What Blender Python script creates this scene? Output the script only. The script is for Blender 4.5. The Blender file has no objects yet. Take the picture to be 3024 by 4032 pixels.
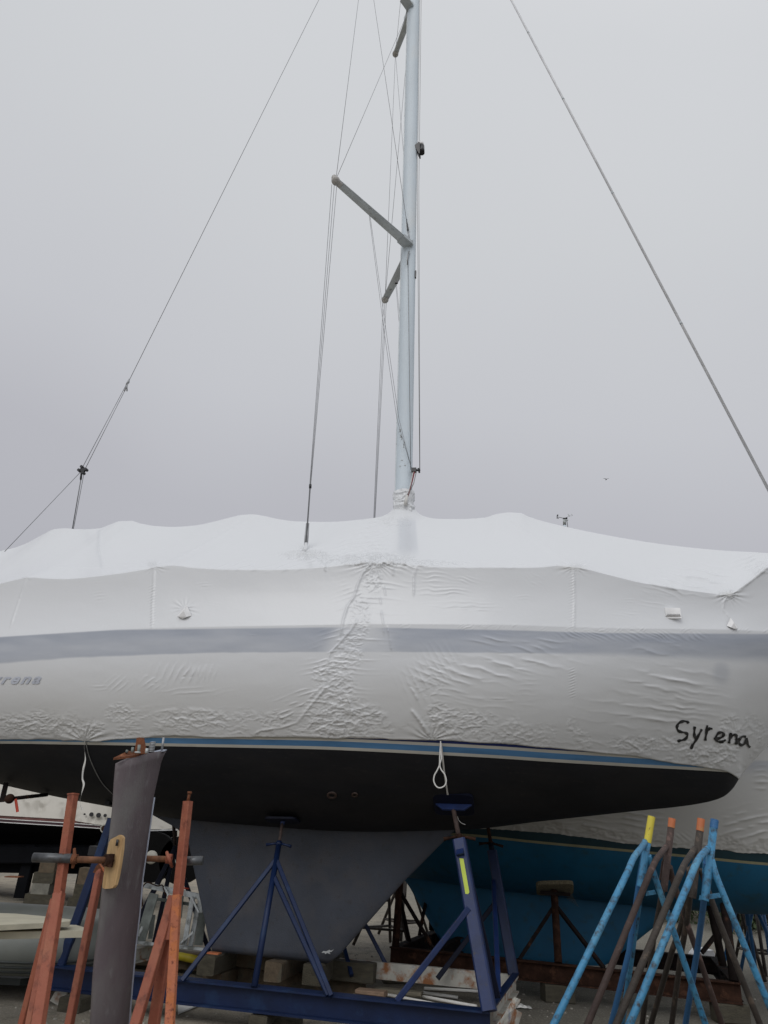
import bpy, bmesh, math, random
import numpy as np
from mathutils import Vector, Matrix
random.seed(7)
SC = bpy.context.scene
COL = SC.collection
R = math.radians
# ------------------------------------------------------------------ camera
F = 2900.0; H = 1.65; PITCH = R(23.9); ROLL = R(3.5)
fw = Vector((0, math.cos(PITCH), math.sin(PITCH)))
_r0 = Vector((1, 0, 0)); _u0 = Vector((0, -math.sin(PITCH), math.cos(PITCH)))
rt = _r0*math.cos(ROLL) + _u0*math.sin(ROLL)
up = -_r0*math.sin(ROLL) + _u0*math.cos(ROLL)
cam_d = bpy.data.cameras.new('camera'); cam = bpy.data.objects.new('camera', cam_d); COL.objects.link(cam)
cam.matrix_world = Matrix(((rt.x, up.x, -fw.x, 0), (rt.y, up.y, -fw.y, 0), (rt.z, up.z, -fw.z, H), (0, 0, 0, 1)))
cam_d.sensor_fit = 'VERTICAL'; cam_d.sensor_height = 36; cam_d.lens = F/4032*36
cam_d.clip_start = 0.05; cam_d.clip_end = 2000
SC.camera = cam
# ------------------------------------------------------------------ world, sun
SUN_EL, SUN_AZ = R(40), R(205)          # azimuth measured clockwise from +Y
w = bpy.data.worlds.new('World'); SC.world = w; w.use_nodes = True
nt = w.node_tree; N = nt.nodes; L = nt.links; N.clear()
out = N.new('ShaderNodeOutputWorld'); bg = N.new('ShaderNodeBackground'); bg2 = N.new('ShaderNodeBackground'); ad = N.new('ShaderNodeAddShader')
sky = N.new('ShaderNodeTexSky'); sky.sky_type = 'NISHITA'; sky.sun_disc = False; sky.sun_elevation = SUN_EL; sky.sun_rotation = SUN_AZ
sky.air_density = 1.0; sky.dust_density = 6.0
hs = N.new('ShaderNodeHueSaturation'); hs.inputs['Saturation'].default_value = 0.12
L.new(sky.outputs[0], hs.inputs['Color']); L.new(hs.outputs[0], bg.inputs[0]); bg.inputs[1].default_value = 0.012
tc = N.new('ShaderNodeTexCoord'); sp = N.new('ShaderNodeSeparateXYZ'); L.new(tc.outputs['Generated'], sp.inputs[0])
nz = N.new('ShaderNodeTexNoise'); nz.inputs['Scale'].default_value = 2.1; nz.inputs['Detail'].default_value = 4; nz.inputs['Roughness'].default_value = .4
L.new(tc.outputs['Generated'], nz.inputs['Vector'])
mm = N.new('ShaderNodeMath'); mm.operation = 'MULTIPLY_ADD'; L.new(nz.outputs[0], mm.inputs[0]); mm.inputs[1].default_value = .16; 
L.new(sp.outputs[2], mm.inputs[2])
m2 = N.new('ShaderNodeMath'); m2.operation = 'MULTIPLY_ADD'; L.new(sp.outputs[0], m2.inputs[0]); m2.inputs[1].default_value = .10; L.new(mm.outputs[0], m2.inputs[2])
rp = N.new('ShaderNodeValToRGB'); L.new(m2.outputs[0], rp.inputs[0])
e = rp.color_ramp.elements
e[0].position = 0.0; e[0].color = (.34, .345, .37, 1)
e[1].position = 1.0; e[1].color = (.68, .69, .715, 1)
for p_, c_ in ((.30, (.405, .41, .45)), (.48, (.445, .45, .49)), (.62, (.52, .53, .565)), (.80, (.58, .595, .62)), (.93, (.615, .63, .655))):
    q = rp.color_ramp.elements.new(p_); q.color = (*c_, 1)
L.new(rp.outputs[0], bg2.inputs[0])
mr = N.new('ShaderNodeMapRange'); L.new(sp.outputs[1], mr.inputs[0]); mr.inputs[1].default_value = .15; mr.inputs[2].default_value = -.8; mr.inputs[3].default_value = 1.0; mr.inputs[4].default_value = 1.45; L.new(mr.outputs[0], bg2.inputs[1])   # sky gain added behind the camera to fill the near sides
L.new(bg.outputs[0], ad.inputs[0]); L.new(bg2.outputs[0], ad.inputs[1]); L.new(ad.outputs[0], out.inputs[0])
sl = bpy.data.lights.new('sun', 'SUN'); sl.energy = .55; sl.angle = R(35); sl.color = (1, .985, .96)
so = bpy.data.objects.new('sun', sl); COL.objects.link(so)
sdir = Vector((math.sin(SUN_AZ)*math.cos(SUN_EL), math.cos(SUN_AZ)*math.cos(SUN_EL), math.sin(SUN_EL)))
so.rotation_euler = sdir.to_track_quat('Z', 'Y').to_euler(); so.location = (0, 0, 30)
SC.view_settings.view_transform = 'Standard'; SC.view_settings.look = 'None'; SC.view_settings.gamma = 1
SC.view_settings.exposure = 0.0; SC.view_settings.use_curve_mapping = False

# ------------------------------------------------------------------ measuring helpers (points of the yard, metres)
CAMP = Vector((0, 0, H))
def ray(px, py): return fw + rt*((px-1512)/F) - up*((py-2016)/F)
def PW(px, py, Y):
    d = ray(px, py); return CAMP + d*(Y/d.y)
def PG(px, py, z=0.0):
    d = ray(px, py); return CAMP + d*((z-H)/d.z)
class Frame:
    def __init__(s, X0, Y0, yaw):
        s.o = Vector((X0, Y0, 0)); s.a = Vector((math.cos(yaw), -math.sin(yaw), 0)); s.n = Vector((math.sin(yaw), math.cos(yaw), 0))
    def P(s, px, py, yb):          # on the vertical plane yb metres beyond the centreline -> local (x, y, z)
        d = ray(px, py); t = (yb + s.o.dot(s.n))/d.dot(s.n); q = CAMP + d*t - s.o
        return Vector((q.dot(s.a), yb, q.z))
    def W(s, p): return s.o + s.a*p[0] + s.n*p[1] + Vector((0, 0, p[2]))
B = Frame(0, 9.45, R(12))
def PBW(px, py, yb): return B.W(B.P(px, py, yb))
def ground_end(p, q, z=0.0):       # carry the line p->q on down to height z
    d = q-p; return p + d*((z-p.z)/d.z)

def interp(xs, ys):
    xs = np.array(xs, float); ys = np.array(ys, float)
    h = np.diff(xs); dl = np.diff(ys)/h; m = np.zeros_like(ys)
    m[0] = dl[0]; m[-1] = dl[-1]
    for i in range(1, len(xs)-1):
        if dl[i-1]*dl[i] > 0:
            w1 = 2*h[i]+h[i-1]; w2 = h[i]+2*h[i-1]; m[i] = (w1+w2)/(w1/dl[i-1]+w2/dl[i])
    def f(x):
        x = np.asarray(x, float); xc = np.clip(x, xs[0], xs[-1]); i = np.clip(np.searchsorted(xs, xc)-1, 0, len(xs)-2)
        t = (xc-xs[i])/h[i]
        return ((1+2*t)*(1-t)**2*ys[i] + t*(1-t)**2*h[i]*m[i] + t*t*(3-2*t)*ys[i+1] + t*t*(t-1)*h[i]*m[i+1])
    return f
_tab = np.random.RandomState(3).rand(8, 256, 256)
def vn(x, y, k=0):
    x = np.asarray(x, float); y = np.asarray(y, float)
    xi = np.floor(x).astype(int); yi = np.floor(y).astype(int); fx = x-xi; fy = y-yi
    fx = fx*fx*(3-2*fx); fy = fy*fy*(3-2*fy); T = _tab[k % 8]
    a = T[xi & 255, yi & 255]; b = T[(xi+1) & 255, yi & 255]; c = T[xi & 255, (yi+1) & 255]; d = T[(xi+1) & 255, (yi+1) & 255]
    return (a*(1-fx)+b*fx)*(1-fy) + (c*(1-fx)+d*fx)*fy
def fbm(x, y, k=0, o=3):
    r = 0; a = 1; s = 0
    for i in range(o): r = r+a*vn(x*2**i+17*i, y*2**i+9*i, k+i); s += a; a *= .5
    return r/s

# ------------------------------------------------------------------ materials
def mat(name, col, rough=.6, metal=0., var=.14, vs=5., patch=None, pf=.6, ps=7., bump=0., bs=60., stretch=None, spec=.5, patch2=None, pf2=.68, ps2=30., sharp=.06):
    m = bpy.data.materials.new(name); m.use_nodes = True; t = m.node_tree; n = t.nodes; l = t.links
    b = n['Principled BSDF']; b.inputs['Roughness'].default_value = rough; b.inputs['Metallic'].default_value = metal
    b.inputs['Specular IOR Level'].default_value = spec
    c = n.new('ShaderNodeTexCoord'); mp = n.new('ShaderNodeMapping'); l.new(c.outputs['Object'], mp.inputs[0])
    if stretch: mp.inputs['Scale'].default_value = stretch
    def noise(s, d=4):
        q = n.new('ShaderNodeTexNoise'); q.inputs['Scale'].default_value = s; q.inputs['Detail'].default_value = d; q.inputs['Roughness'].default_value = .6
        l.new(mp.outputs[0], q.inputs['Vector']); return q
    def mix(fac, a, bb):
        x = n.new('ShaderNodeMix'); x.data_type = 'RGBA'
        if isinstance(fac, float): x.inputs[0].default_value = fac
        else: l.new(fac, x.inputs[0])
        for i, v in ((6, a), (7, bb)):
            if isinstance(v, tuple): x.inputs[i].default_value = (*v[:3], 1)
            else: l.new(v, x.inputs[i])
        return x.outputs[2]
    q = noise(vs)
    rm = n.new('ShaderNodeMapRange'); l.new(q.outputs[0], rm.inputs[0]); rm.inputs[1].default_value = .3; rm.inputs[2].default_value = .7
    o = mix(rm.outputs[0], tuple(x*(1-var) for x in col), tuple(min(1, x*(1+var)) for x in col))
    for pc, f_, s_ in ((patch, pf, ps), (patch2, pf2, ps2)):
        if pc:
            q = noise(s_, 6); rm = n.new('ShaderNodeMapRange'); l.new(q.outputs[0], rm.inputs[0])
            rm.inputs[1].default_value = f_-sharp; rm.inputs[2].default_value = f_+sharp; o = mix(rm.outputs[0], o, pc)
    l.new(o, b.inputs['Base Color'])
    if bump:
        q = noise(bs, 5); bp = n.new('ShaderNodeBump'); bp.inputs['Strength'].default_value = bump; bp.inputs['Distance'].default_value = .01
        l.new(q.outputs[0], bp.inputs['Height']); l.new(bp.outputs[0], b.inputs['Normal'])
    return m
MT = {}
def m_(k, *a, **kw): MT[k] = mat(k, *a, **kw)
RUST = (.16, .055, .022); DRUST = (.035, .017, .011)
m_('antifouling', (.0135, .0142, .0175), .65, spec=.25, var=.3, vs=2.2, stretch=(.5, .5, 2.2), patch=(.022, .021, .022), pf=.58, ps=1.6, sharp=.14, patch2=(.04, .036, .033), pf2=.74, ps2=18, bump=.1, bs=90)
m_('keel_paint', (.052, .060, .078), .6, var=.2, vs=2.2, patch=(.074, .074, .082), pf=.58, ps=3, sharp=.12, patch2=(.035, .035, .038), pf2=.70, ps2=12, bump=.25, bs=70)
m_('cream_stripe', (.52, .51, .46), .45, var=.05)
m_('blue_stripe', (.075, .20, .38), .4, var=.22, vs=3, stretch=(.4, 1, 3))
m_('navy_gelcoat', (.012, .025, .13), .3)
m_('chalk', (.45, .47, .47), .8)
m_('mast_paint', (.58, .655, .71), .42, var=.05, vs=2.5, patch=(.62, .66, .68), pf=.62, ps=2.2, sharp=.1, stretch=(1, 1, .35))
m_('spreader_alloy', (.50, .54, .56), .45, metal=.15, var=.15, vs=4, patch=(.12, .12, .12), pf=.68, ps=9)
m_('spreader_boot', (.46, .45, .43), .7, var=.3, vs=14, bump=.5, bs=40)
m_('wire', (.22, .225, .235), .5, metal=.2)
m_('furler_foil', (.66, .67, .69), .45, metal=.0)
m_('black_plastic', (.015, .015, .017), .35)
m_('stainless', (.33, .34, .35), .45, metal=.5)
m_('dark_sleeve', (.10, .105, .11), .4, metal=.5, var=.4, vs=14, patch=(.10, .05, .03), pf=.62, ps=20)
m_('red_rope', (.22, .05, .06), .8)
m_('strap', (.62, .61, .58), .55, var=.08)
m_('grey_line', (.22, .22, .21), .7)
m_('spray_paint', (.010, .010, .010), .55, var=.3, vs=25, patch=(.06, .06, .06), pf=.62, ps=20, sharp=.12)
m_('vent_plastic', (.80, .80, .80), .5)
m_('ghost_letter', (.50, .53, .60), .42)
m_('cradle_blue', (.003, .0135, .055), .5, spec=.35, var=.3, vs=3, patch=(.006, .024, .075), pf=.6, ps=5, bump=.15, bs=80)
m_('cradle_blue_light', (.0065, .021, .088), .5, var=.3, vs=5, patch2=(.03, .03, .04), pf2=.66, ps2=26, bump=.15, bs=80)
m_('cradle_blue_dark', (.004, .006, .017), .6, spec=.2, var=.3, vs=5)
m_('rusty_white', (.46, .45, .40), .7, var=.18, vs=6, patch=(.27, .11, .04), pf=.57, ps=6.5, sharp=.07, patch2=(.02, .06, .2), pf2=.70, ps2=3.0, bump=.4, bs=40)
m_('rust', RUST, .85, var=.4, vs=22, patch=(.32, .13, .06), pf=.6, ps=16, bump=.6, bs=90)
m_('screw_dark', (.055, .036, .03), .75, var=.4, vs=30)
m_('rust_thread', (.15, .065, .03), .8, var=.4, vs=30)
m_('rust_dark', DRUST, .9, spec=.15, var=.45, vs=9, patch=(.075, .036, .022), pf=.6, ps=11, bump=.5, bs=60)
m_('rust_black', (.014, .010, .009), .9, spec=.15, var=.4, vs=9, patch=(.075, .035, .02), pf=.64, ps=7, bump=.4, bs=60)
m_('red_oxide', (.30, .088, .048), .62, var=.13, vs=3.5, patch=(.31, .115, .062), pf=.60, ps=5, sharp=.1, patch2=(.13, .035, .02), pf2=.635, ps2=16, bump=.3, bs=50)
m_('red_oxide_rust', (.42, .14, .07), .75, var=.2, vs=8, patch=(.47, .15, .05), pf=.54, ps=12, patch2=(.14, .035, .02), pf2=.62, ps2=45, bump=.5, bs=60)
m_('rudder_paint', (.100, .080, .086), .62, var=.28, vs=2.6, patch=(.15, .15, .14), pf=.58, ps=3.2, sharp=.14, patch2=(.17, .165, .165), pf2=.72, ps2=22,  bump=.3, bs=120, stretch=(1, 1, .4))
m_('rudder_edge', (.34, .37, .44), .5)
m_('cutting_board', (.46, .31, .15), .5, patch=(.30, .17, .07), pf=.60, ps=9, sharp=.1, var=.3, vs=26, stretch=(1.4, 1.4, .12), bump=.1)
m_('sky_blue_paint', (.045, .215, .385), .5, var=.2, vs=5, patch2=(.03, .03, .032), pf2=.60, ps2=30, patch=(.09, .30, .46), pf=.62, ps=6, sharp=.1, bump=.35, bs=70)
m_('mid_blue_paint', (.030, .13, .30), .5, var=.2, vs=5, patch2=(.03, .03, .03), pf2=.67, ps2=34, bump=.35, bs=70)
m_('teal_paint', (.04, .17, .24), .55, var=.3, vs=6, patch2=(.04, .04, .03), pf2=.62, ps2=30, bump=.3)
m_('brown_steel', (.058, .036, .03), .7, var=.35, vs=9, patch=(.14, .085, .07), pf=.6, ps=9, patch2=(.5, .48, .44), pf2=.77, ps2=45, sharp=.02, bump=.5, bs=60)
m_('dark_steel', (.042, .033, .026), .7, var=.35, vs=9, patch=(.10, .075, .055), pf=.6, ps=9, patch2=(.5, .48, .44), pf2=.77, ps2=45, sharp=.02, bump=.5, bs=60)
m_('yellow_band', (.62, .52, .06), .6, var=.12, vs=9, patch=(.12, .06, .03), pf=.68, ps=22)
m_('orange_band', (.50, .155, .06), .6, var=.15, vs=9, patch=(.45, .22, .08), pf=.64, ps=25)
m_('tape', (.52, .62, .08), .6, var=.05)
m_('timber', (.062, .055, .037), .85, var=.35, vs=8, patch=(.06, .055, .04), pf=.58, ps=5, stretch=(1, 1, 2.5), bump=.7, bs=45)
m_('timber_brown', (.11, .082, .052), .85, var=.3, vs=9, patch=(.09, .08, .055), pf=.58, ps=6, bump=.7, bs=45)
m_('plank_new', (.25, .17, .115), .8, var=.25, vs=14, stretch=(.3, 3, 3), bump=.4)
m_('plank_grey', (.19, .17, .125), .8, var=.3, vs=14, stretch=(.3, 3, 3), bump=.5)
m_('pvc', (.90, .89, .84), .4, var=.06)
m_('galvanised_dull', (.17, .19, .175), .6, var=.3, vs=10)
m_('galvanised', (.46, .49, .49), .5, metal=.2, var=.3, vs=10, patch=(.17, .18, .165), pf=.58, ps=8)
m_('yellow_pipe', (.42, .34, .02), .5, var=.2)
m_('teal_hull', (.006, .105, .205), .62, var=.2, vs=1.3, patch=(.009, .12, .24), pf=.55, ps=1.6, sharp=.15, patch2=(.03, .065, .05), pf2=.70, ps2=7.0, bump=.2, bs=50)
m_('dark_teal', (.012, .045, .06), .6)
m_('buff_stripe', (.32, .30, .18), .6)
m_('maroon', (.15, .055, .045), .4, var=.15)
m_('maroon_dark', (.045, .014, .02), .4)
m_('white_line', (.7, .7, .68), .5)
m_('black_bottom', (.004, .0045, .006), .8, spec=.1, var=.3, vs=4)
m_('tyre', (.006, .006, .006), .9, spec=.08)
m_('hub', (.4, .39, .34), .6)
m_('hypalon', (.155, .165, .15), .55, var=.1, vs=4)
m_('rub_strake', (.03, .037, .035), .6)
m_('cream_board', (.50, .47, .36), .6, var=.12, vs=5, bump=.2)
m_('red_ribbon', (.5, .06, .03), .6)
m_('concrete', (.20, .195, .165), .9, var=.25, vs=7, bump=.7, bs=40)
m_('gull', (.10, .10, .11), .8)
m_('carpet', (.15, .13, .08), .95, var=.4, vs=50, bump=1, bs=150)
m_('leaf', (.05, .075, .03), .7, var=.4, vs=3)
m_('bark', (.09, .07, .05), .9)
m_('stone', (.30, .28, .22), .9, var=.3, vs=3, bump=.5, bs=12)
m_('pebble', (.28, .265, .23), .9, var=.4, vs=30)
m_('bronze', (.045, .026, .02), .6)

def wrap_mat(name, base, warm, rough):
    m = bpy.data.materials.new(name); m.use_nodes = True; t = m.node_tree; n = t.nodes; l = t.links; b = n['Principled BSDF']
    at = n.new('ShaderNodeAttribute'); at.attribute_name = 'band'
    at2 = n.new('ShaderNodeAttribute'); at2.attribute_name = 'warm_tone'
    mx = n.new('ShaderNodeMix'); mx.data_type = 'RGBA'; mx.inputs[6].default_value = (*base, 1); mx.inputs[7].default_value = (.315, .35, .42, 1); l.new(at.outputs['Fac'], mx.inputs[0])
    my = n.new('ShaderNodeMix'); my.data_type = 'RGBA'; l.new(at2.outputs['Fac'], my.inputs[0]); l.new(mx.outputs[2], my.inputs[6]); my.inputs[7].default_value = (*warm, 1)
    l.new(my.outputs[2], b.inputs['Base Color'])
    b.inputs['Roughness'].default_value = rough; b.inputs['Specular IOR Level'].default_value = .5
    c = n.new('ShaderNodeTexCoord')
    q = n.new('ShaderNodeTexNoise'); q.inputs['Scale'].default_value = 16; q.inputs['Detail'].default_value = 4; l.new(c.outputs['Object'], q.inputs['Vector'])
    bp = n.new('ShaderNodeBump'); bp.inputs['Strength'].default_value = .12; bp.inputs['Distance'].default_value = .008; l.new(q.outputs[0], bp.inputs['Height']); l.new(bp.outputs[0], b.inputs['Normal'])
    MT[name] = m
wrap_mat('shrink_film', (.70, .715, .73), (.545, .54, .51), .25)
wrap_mat('shrink_film_far', (.62, .62, .60), (.46, .45, .41), .36)
wrap_mat('shrink_film_old', (.43, .405, .35), (.40, .38, .33), .3)

# ------------------------------------------------------------------ object helpers
def thing(name, label, cat, loc=(0, 0, 0), group=None):
    o = bpy.data.objects.new(name, None); COL.objects.link(o); o.location = loc; o.empty_display_size = .2
    o['label'] = label; o['category'] = cat
    if group: o['group'] = group
    return o
def base_of(o):
    v = Vector((0, 0, 0))
    while o: v = v+o.location; o = o.parent
    return v
def link(name, me, m, parent=None, label=None, cat=None, group=None, kind=None):
    o = bpy.data.objects.new(name, me)
    COL.objects.link(o)
    for x in (m if isinstance(m, (list, tuple)) else [m]): me.materials.append(MT[x] if isinstance(x, str) else x)
    if parent: o.parent = parent
    if label: o['label'] = label
    if cat: o['category'] = cat
    if group: o['group'] = group
    if kind: o['kind'] = kind
    return o
class MB:
    """collects shapes given in world metres; build() links them as one mesh"""
    def __init__(s): s.v = []; s.f = []; s.sm = []; s.mi = []; s.cur = 0
    def add(s, vs, fs, smooth=False):
        k = len(s.v); s.v += [Vector(x) for x in vs]; s.f += [[i+k for i in q] for q in fs]; s.sm += [smooth]*len(fs); s.mi += [s.cur]*len(fs)
        return s
    def box(s, c, ax, ay, az, hx, hy, hz):
        c = Vector(c); ax = Vector(ax).normalized()*hx; ay = Vector(ay).normalized()*hy; az = Vector(az).normalized()*hz
        vs = [c+ax*i+ay*j+az*k for i in (-1, 1) for j in (-1, 1) for k in (-1, 1)]
        return s.add(vs, [(0, 1, 3, 2), (4, 6, 7, 5), (0, 4, 5, 1), (2, 3, 7, 6), (0, 2, 6, 4), (1, 5, 7, 3)])
    def bar(s, p, q, w_, h_, side=None, bev=.0):
        p = Vector(p); q = Vector(q); d = (q-p).normalized(); sd = Vector(side) if side else Vector((1, 0, 0))
        if abs(d.dot(sd)) > .98: sd = Vector((0, 1, 0))
        x = (sd-d*sd.dot(d)).normalized(); y = d.cross(x)
        b = bev or min(w_, h_)*.12
        cs = [(w_/2, h_/2-b), (w_/2-b, h_/2), (-w_/2+b, h_/2), (-w_/2, h_/2-b), (-w_/2, -h_/2+b), (-w_/2+b, -h_/2), (w_/2-b, -h_/2), (w_/2, -h_/2+b)]
        vs = [o+x*a+y*c for o in (p, q) for a, c in cs]
        fs = [(i, (i+1) % 8, (i+1) % 8+8, i+8) for i in range(8)] + [tuple(range(7, -1, -1)), tuple(range(8, 16))]
        return s.add(vs, fs)
    def tube(s, pts, r, n=12, cap=True, flat=1., r_end=None):
        pts = [Vector(p) for p in pts]; m = len(pts); vs = []; fs = []
        x = None
        for i, p in enumerate(pts):
            d = (pts[min(i+1, m-1)]-pts[max(i-1, 0)]).normalized()
            if x is None:
                x = d.cross(Vector((0, 0, 1)));
                if x.length < .1: x = Vector((1, 0, 0))
            x = (x-d*x.dot(d)).normalized(); y = d.cross(x)
            rr = (r[i] if isinstance(r, (list, tuple)) else (r if r_end is None else r+(r_end-r)*i/(m-1)))
            for k in range(n):
                a = 2*math.pi*k/n; vs.append(p+x*math.cos(a)*rr+y*math.sin(a)*rr*flat)
        for i in range(m-1):
            for k in range(n): fs.append((i*n+k, i*n+(k+1) % n, (i+1)*n+(k+1) % n, (i+1)*n+k))
        s.add(vs, fs, True)
        if cap:
            k0 = len(s.v)-len(vs)
            for q in (list(range(n-1, -1, -1)), [(m-1)*n+k for k in range(n)]): s.f.append([k0+i for i in q]); s.sm.append(False); s.mi.append(s.cur)
        return s
    def ball(s, c, r, n=10, sc=(1, 1, 1)):
        c = Vector(c); vs = []; fs = []
        for i in range(n+1):
            th = math.pi*i/n
            for k in range(n*2):
                a = math.pi*k/n; vs.append(c+Vector((math.sin(th)*math.cos(a)*sc[0], math.sin(th)*math.sin(a)*sc[1], math.cos(th)*sc[2]))*r)
        m = n*2
        for i in range(n):
            for k in range(m): fs.append((i*m+k, (i+1)*m+k, (i+1)*m+(k+1) % m, i*m+(k+1) % m))
        return s.add(vs, fs, True)
    def prism(s, pts, d):           # outline pushed along d
        pts = [Vector(p) for p in pts]; d = Vector(d); n = len(pts)
        return s.add(pts+[p+d for p in pts], [list(range(n))[::-1], list(range(n, 2*n))]+[(i, (i+1) % n, (i+1) % n+n, i+n) for i in range(n)])
    def grid(s, rows, close=False, smooth=True):
        nc = len(rows[0]); vs = [p for r_ in rows for p in r_]; fs = []
        for i in range(len(rows)-1):
            for k in range(nc if close else nc-1): fs.append((i*nc+k, i*nc+(k+1) % nc, (i+1)*nc+(k+1) % nc, (i+1)*nc+k))
        return s.add(vs, fs, smooth)
    def build(s, name, m, parent=None, **kw):
        o0 = base_of(parent) if parent else Vector((0, 0, 0)); loc = None
        if parent is None and s.v:
            zs = min(p.z for p in s.v); c = sum(s.v, Vector())/len(s.v); loc = Vector((c.x, c.y, zs)); o0 = loc
        me = bpy.data.meshes.new(name); me.from_pydata([p-o0 for p in s.v], [], s.f)
        me.polygons.foreach_set('use_smooth', s.sm); me.polygons.foreach_set('material_index', s.mi)
        bm = bmesh.new(); bm.from_mesh(me); bmesh.ops.recalc_face_normals(bm, faces=bm.faces); bm.to_mesh(me); bm.free(); me.update()
        o = link(name, me, m, parent, **kw)
        if loc is not None: o.location = loc
        return o
def np_mesh(name, P, m, parent, attrs=None, smooth=True, mi=None, flip=False):
    """P: rows x cols x 3 world points"""
    nr, nc = P.shape[:2]; me = bpy.data.meshes.new(name); o0 = np.array(base_of(parent)); V = (P.reshape(-1, 3)-o0).astype(np.float32)
    i = np.arange(nr-1)[:, None]*nc + np.arange(nc-1)[None, :]
    q = np.stack([i, i+1, i+nc+1, i+nc], -1).reshape(-1, 4)
    if flip: q = q[:, ::-1]
    me.vertices.add(len(V)); me.vertices.foreach_set('co', V.ravel()); me.loops.add(q.size); me.loops.foreach_set('vertex_index', q.ravel().astype(np.int32))
    me.polygons.add(len(q)); me.polygons.foreach_set('loop_start', (np.arange(len(q))*4).astype(np.int32)); me.polygons.foreach_set('loop_total', np.full(len(q), 4, np.int32))
    me.polygons.foreach_set('use_smooth', np.full(len(q), smooth))
    if mi is not None: me.polygons.foreach_set('material_index', mi.ravel().astype(np.int32))
    me.update(calc_edges=True)
    for k, a in (attrs or {}).items():
        at = me.attributes.new(k, 'FLOAT', 'POINT'); at.data.foreach_set('value', a.ravel().astype(np.float32))
    return link(name, me, m, parent)

# ------------------------------------------------------------------ ground
def ground():
    xs = np.concatenate([np.linspace(-400, -14, 12), np.arange(-13.6, 16, .16), np.linspace(16.5, 400, 12)])
    ys = np.concatenate([np.linspace(-300, -1, 8), np.arange(0, 34, .16), np.linspace(36, 700, 14)])
    X, Y = np.meshgrid(xs, ys); Z = (fbm(X*.9, Y*.9, 1, 3)-.5)*.03 + (vn(X*5, Y*5, 2)-.5)*.010
    Z = np.where((abs(X) < 18) & (Y < 35) & (Y > -1), Z, 0)
    P = np.stack([X, Y, Z], -1)
    m = bpy.data.materials.new('gravel_yard'); m.use_nodes = True; t = m.node_tree; n = t.nodes; l = t.links; b = n['Principled BSDF']; b.inputs['Roughness'].default_value = .95
    c = n.new('ShaderNodeTexCoord')
    def noise(s, d=5, rr=.65):
        q = n.new('ShaderNodeTexNoise'); q.inputs['Scale'].default_value = s; q.inputs['Detail'].default_value = d; q.inputs['Roughness'].default_value = rr; l.new(c.outputs['Object'], q.inputs['Vector']); return q.outputs[0]
    def mixc(f, a, bb):
        x = n.new('ShaderNodeMix'); x.data_type = 'RGBA'; l.new(f, x.inputs[0])
        for i, v in ((6, a), (7, bb)):
            if isinstance(v, tuple): x.inputs[i].default_value = (*v, 1)
            else: l.new(v, x.inputs[i])
        return x.outputs[2]
    def mr(v, a, bb):
        x = n.new('ShaderNodeMapRange'); l.new(v, x.inputs[0]); x.inputs[1].default_value = a; x.inputs[2].default_value = bb; return x.outputs[0]
    c1 = mixc(mr(noise(.45, 3), .42, .62), (.33, .285, .215), (.225, .205, .165))
    sx = n.new('ShaderNodeSeparateXYZ'); l.new(c.outputs['Object'], sx.inputs[0])
    c1 = mixc(mr(sx.outputs[0], -.5, 2.2), c1, (.165, .155, .125))
    c2 = mixc(mr(noise(3.2), .52, .70), c1, (.13, .115, .09))
    c3 = mixc(mr(noise(42, 3), .56, .70), c2, (.40, .37, .31))
    c4 = mixc(mr(noise(85, 2), .60, .68), c3, (.09, .08, .065))
    l.new(c4, b.inputs['Base Color'])
    bp = n.new('ShaderNodeBump'); bp.inputs['Strength'].default_value = .9; bp.inputs['Distance'].default_value = .02; l.new(noise(38, 6, .75), bp.inputs['Height']); l.new(bp.outputs[0], b.inputs['Normal'])
    MT['gravel_yard'] = m
    o = np_mesh('ground', P, 'gravel_yard', None, smooth=True); o['kind'] = 'structure'
    mb = MB(); rr = random.Random(5)
    for i in range(2600):
        x = rr.uniform(-7, 8); y = 6.5+rr.random()**1.4*20; r = rr.uniform(.006, .022)
        z = float((fbm(x*.9, y*.9, 1, 3)-.5)*.03 + (vn(x*5, y*5, 2)-.5)*.010)
        vs = [Vector((x, y, z))+Vector((math.cos(a)*math.cos(t_), math.sin(a)*math.cos(t_), math.sin(t_)*.7))*r*rr.uniform(.7, 1.25) for t_ in (-.2, .7) for a in [k*math.pi*2/5+rr.random()*.4 for k in range(5)]]
        vs.append(Vector((x, y, z+r*.75)))
        mb.add(vs, [(k, (k+1) % 5, (k+1) % 5+5, k+5) for k in range(5)]+[(k+5, (k+1) % 5+5, 10) for k in range(5)])
    mb.build('gravel_stones', 'pebble', kind='stuff')
ground()
exec_parts = []
# ================================================================== THE WHITE-WRAPPED SAILBOAT
zs_f = interp([-6.4, -4.09, -2, .17, 2.41, 4.56, 5.4], [3.52, 3.565, 3.63, 3.67, 3.74, 3.97, 4.06])
bs_f = interp([-6.4, -5, -4, -2, 0, 1.5, 2.4, 3.3, 4.1, 4.7, 5.1, 5.3, 5.4], [1.1, 1.5, 1.72, 1.9, 1.95, 1.84, 1.63, 1.30, .92, .56, .28, .12, .02])
zb_f = interp([-6.4, -5.18, -4.3, -3.41, -2.21, -.5, 1.18, 2.02, 3, 3.82, 4.02, 4.13, 4.23, 4.56, 5.4], [2.32, 2.07, 1.94, 1.84, 1.73, 1.70, 1.80, 1.93, 2.08, 2.215, 2.285, 2.375, 2.51, 2.86, 4.04])
nn_f = interp([-6.4, -2, 1, 3, 4.2, 5.4], [2.2, 2.6, 2.6, 2.0, 1.5, 1.3])
mm_f = interp([-6.4, -2, 1, 3, 4.2, 5.4], [2.0, 2.0, 2.0, 1.6, 1.25, 1.1])
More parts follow.
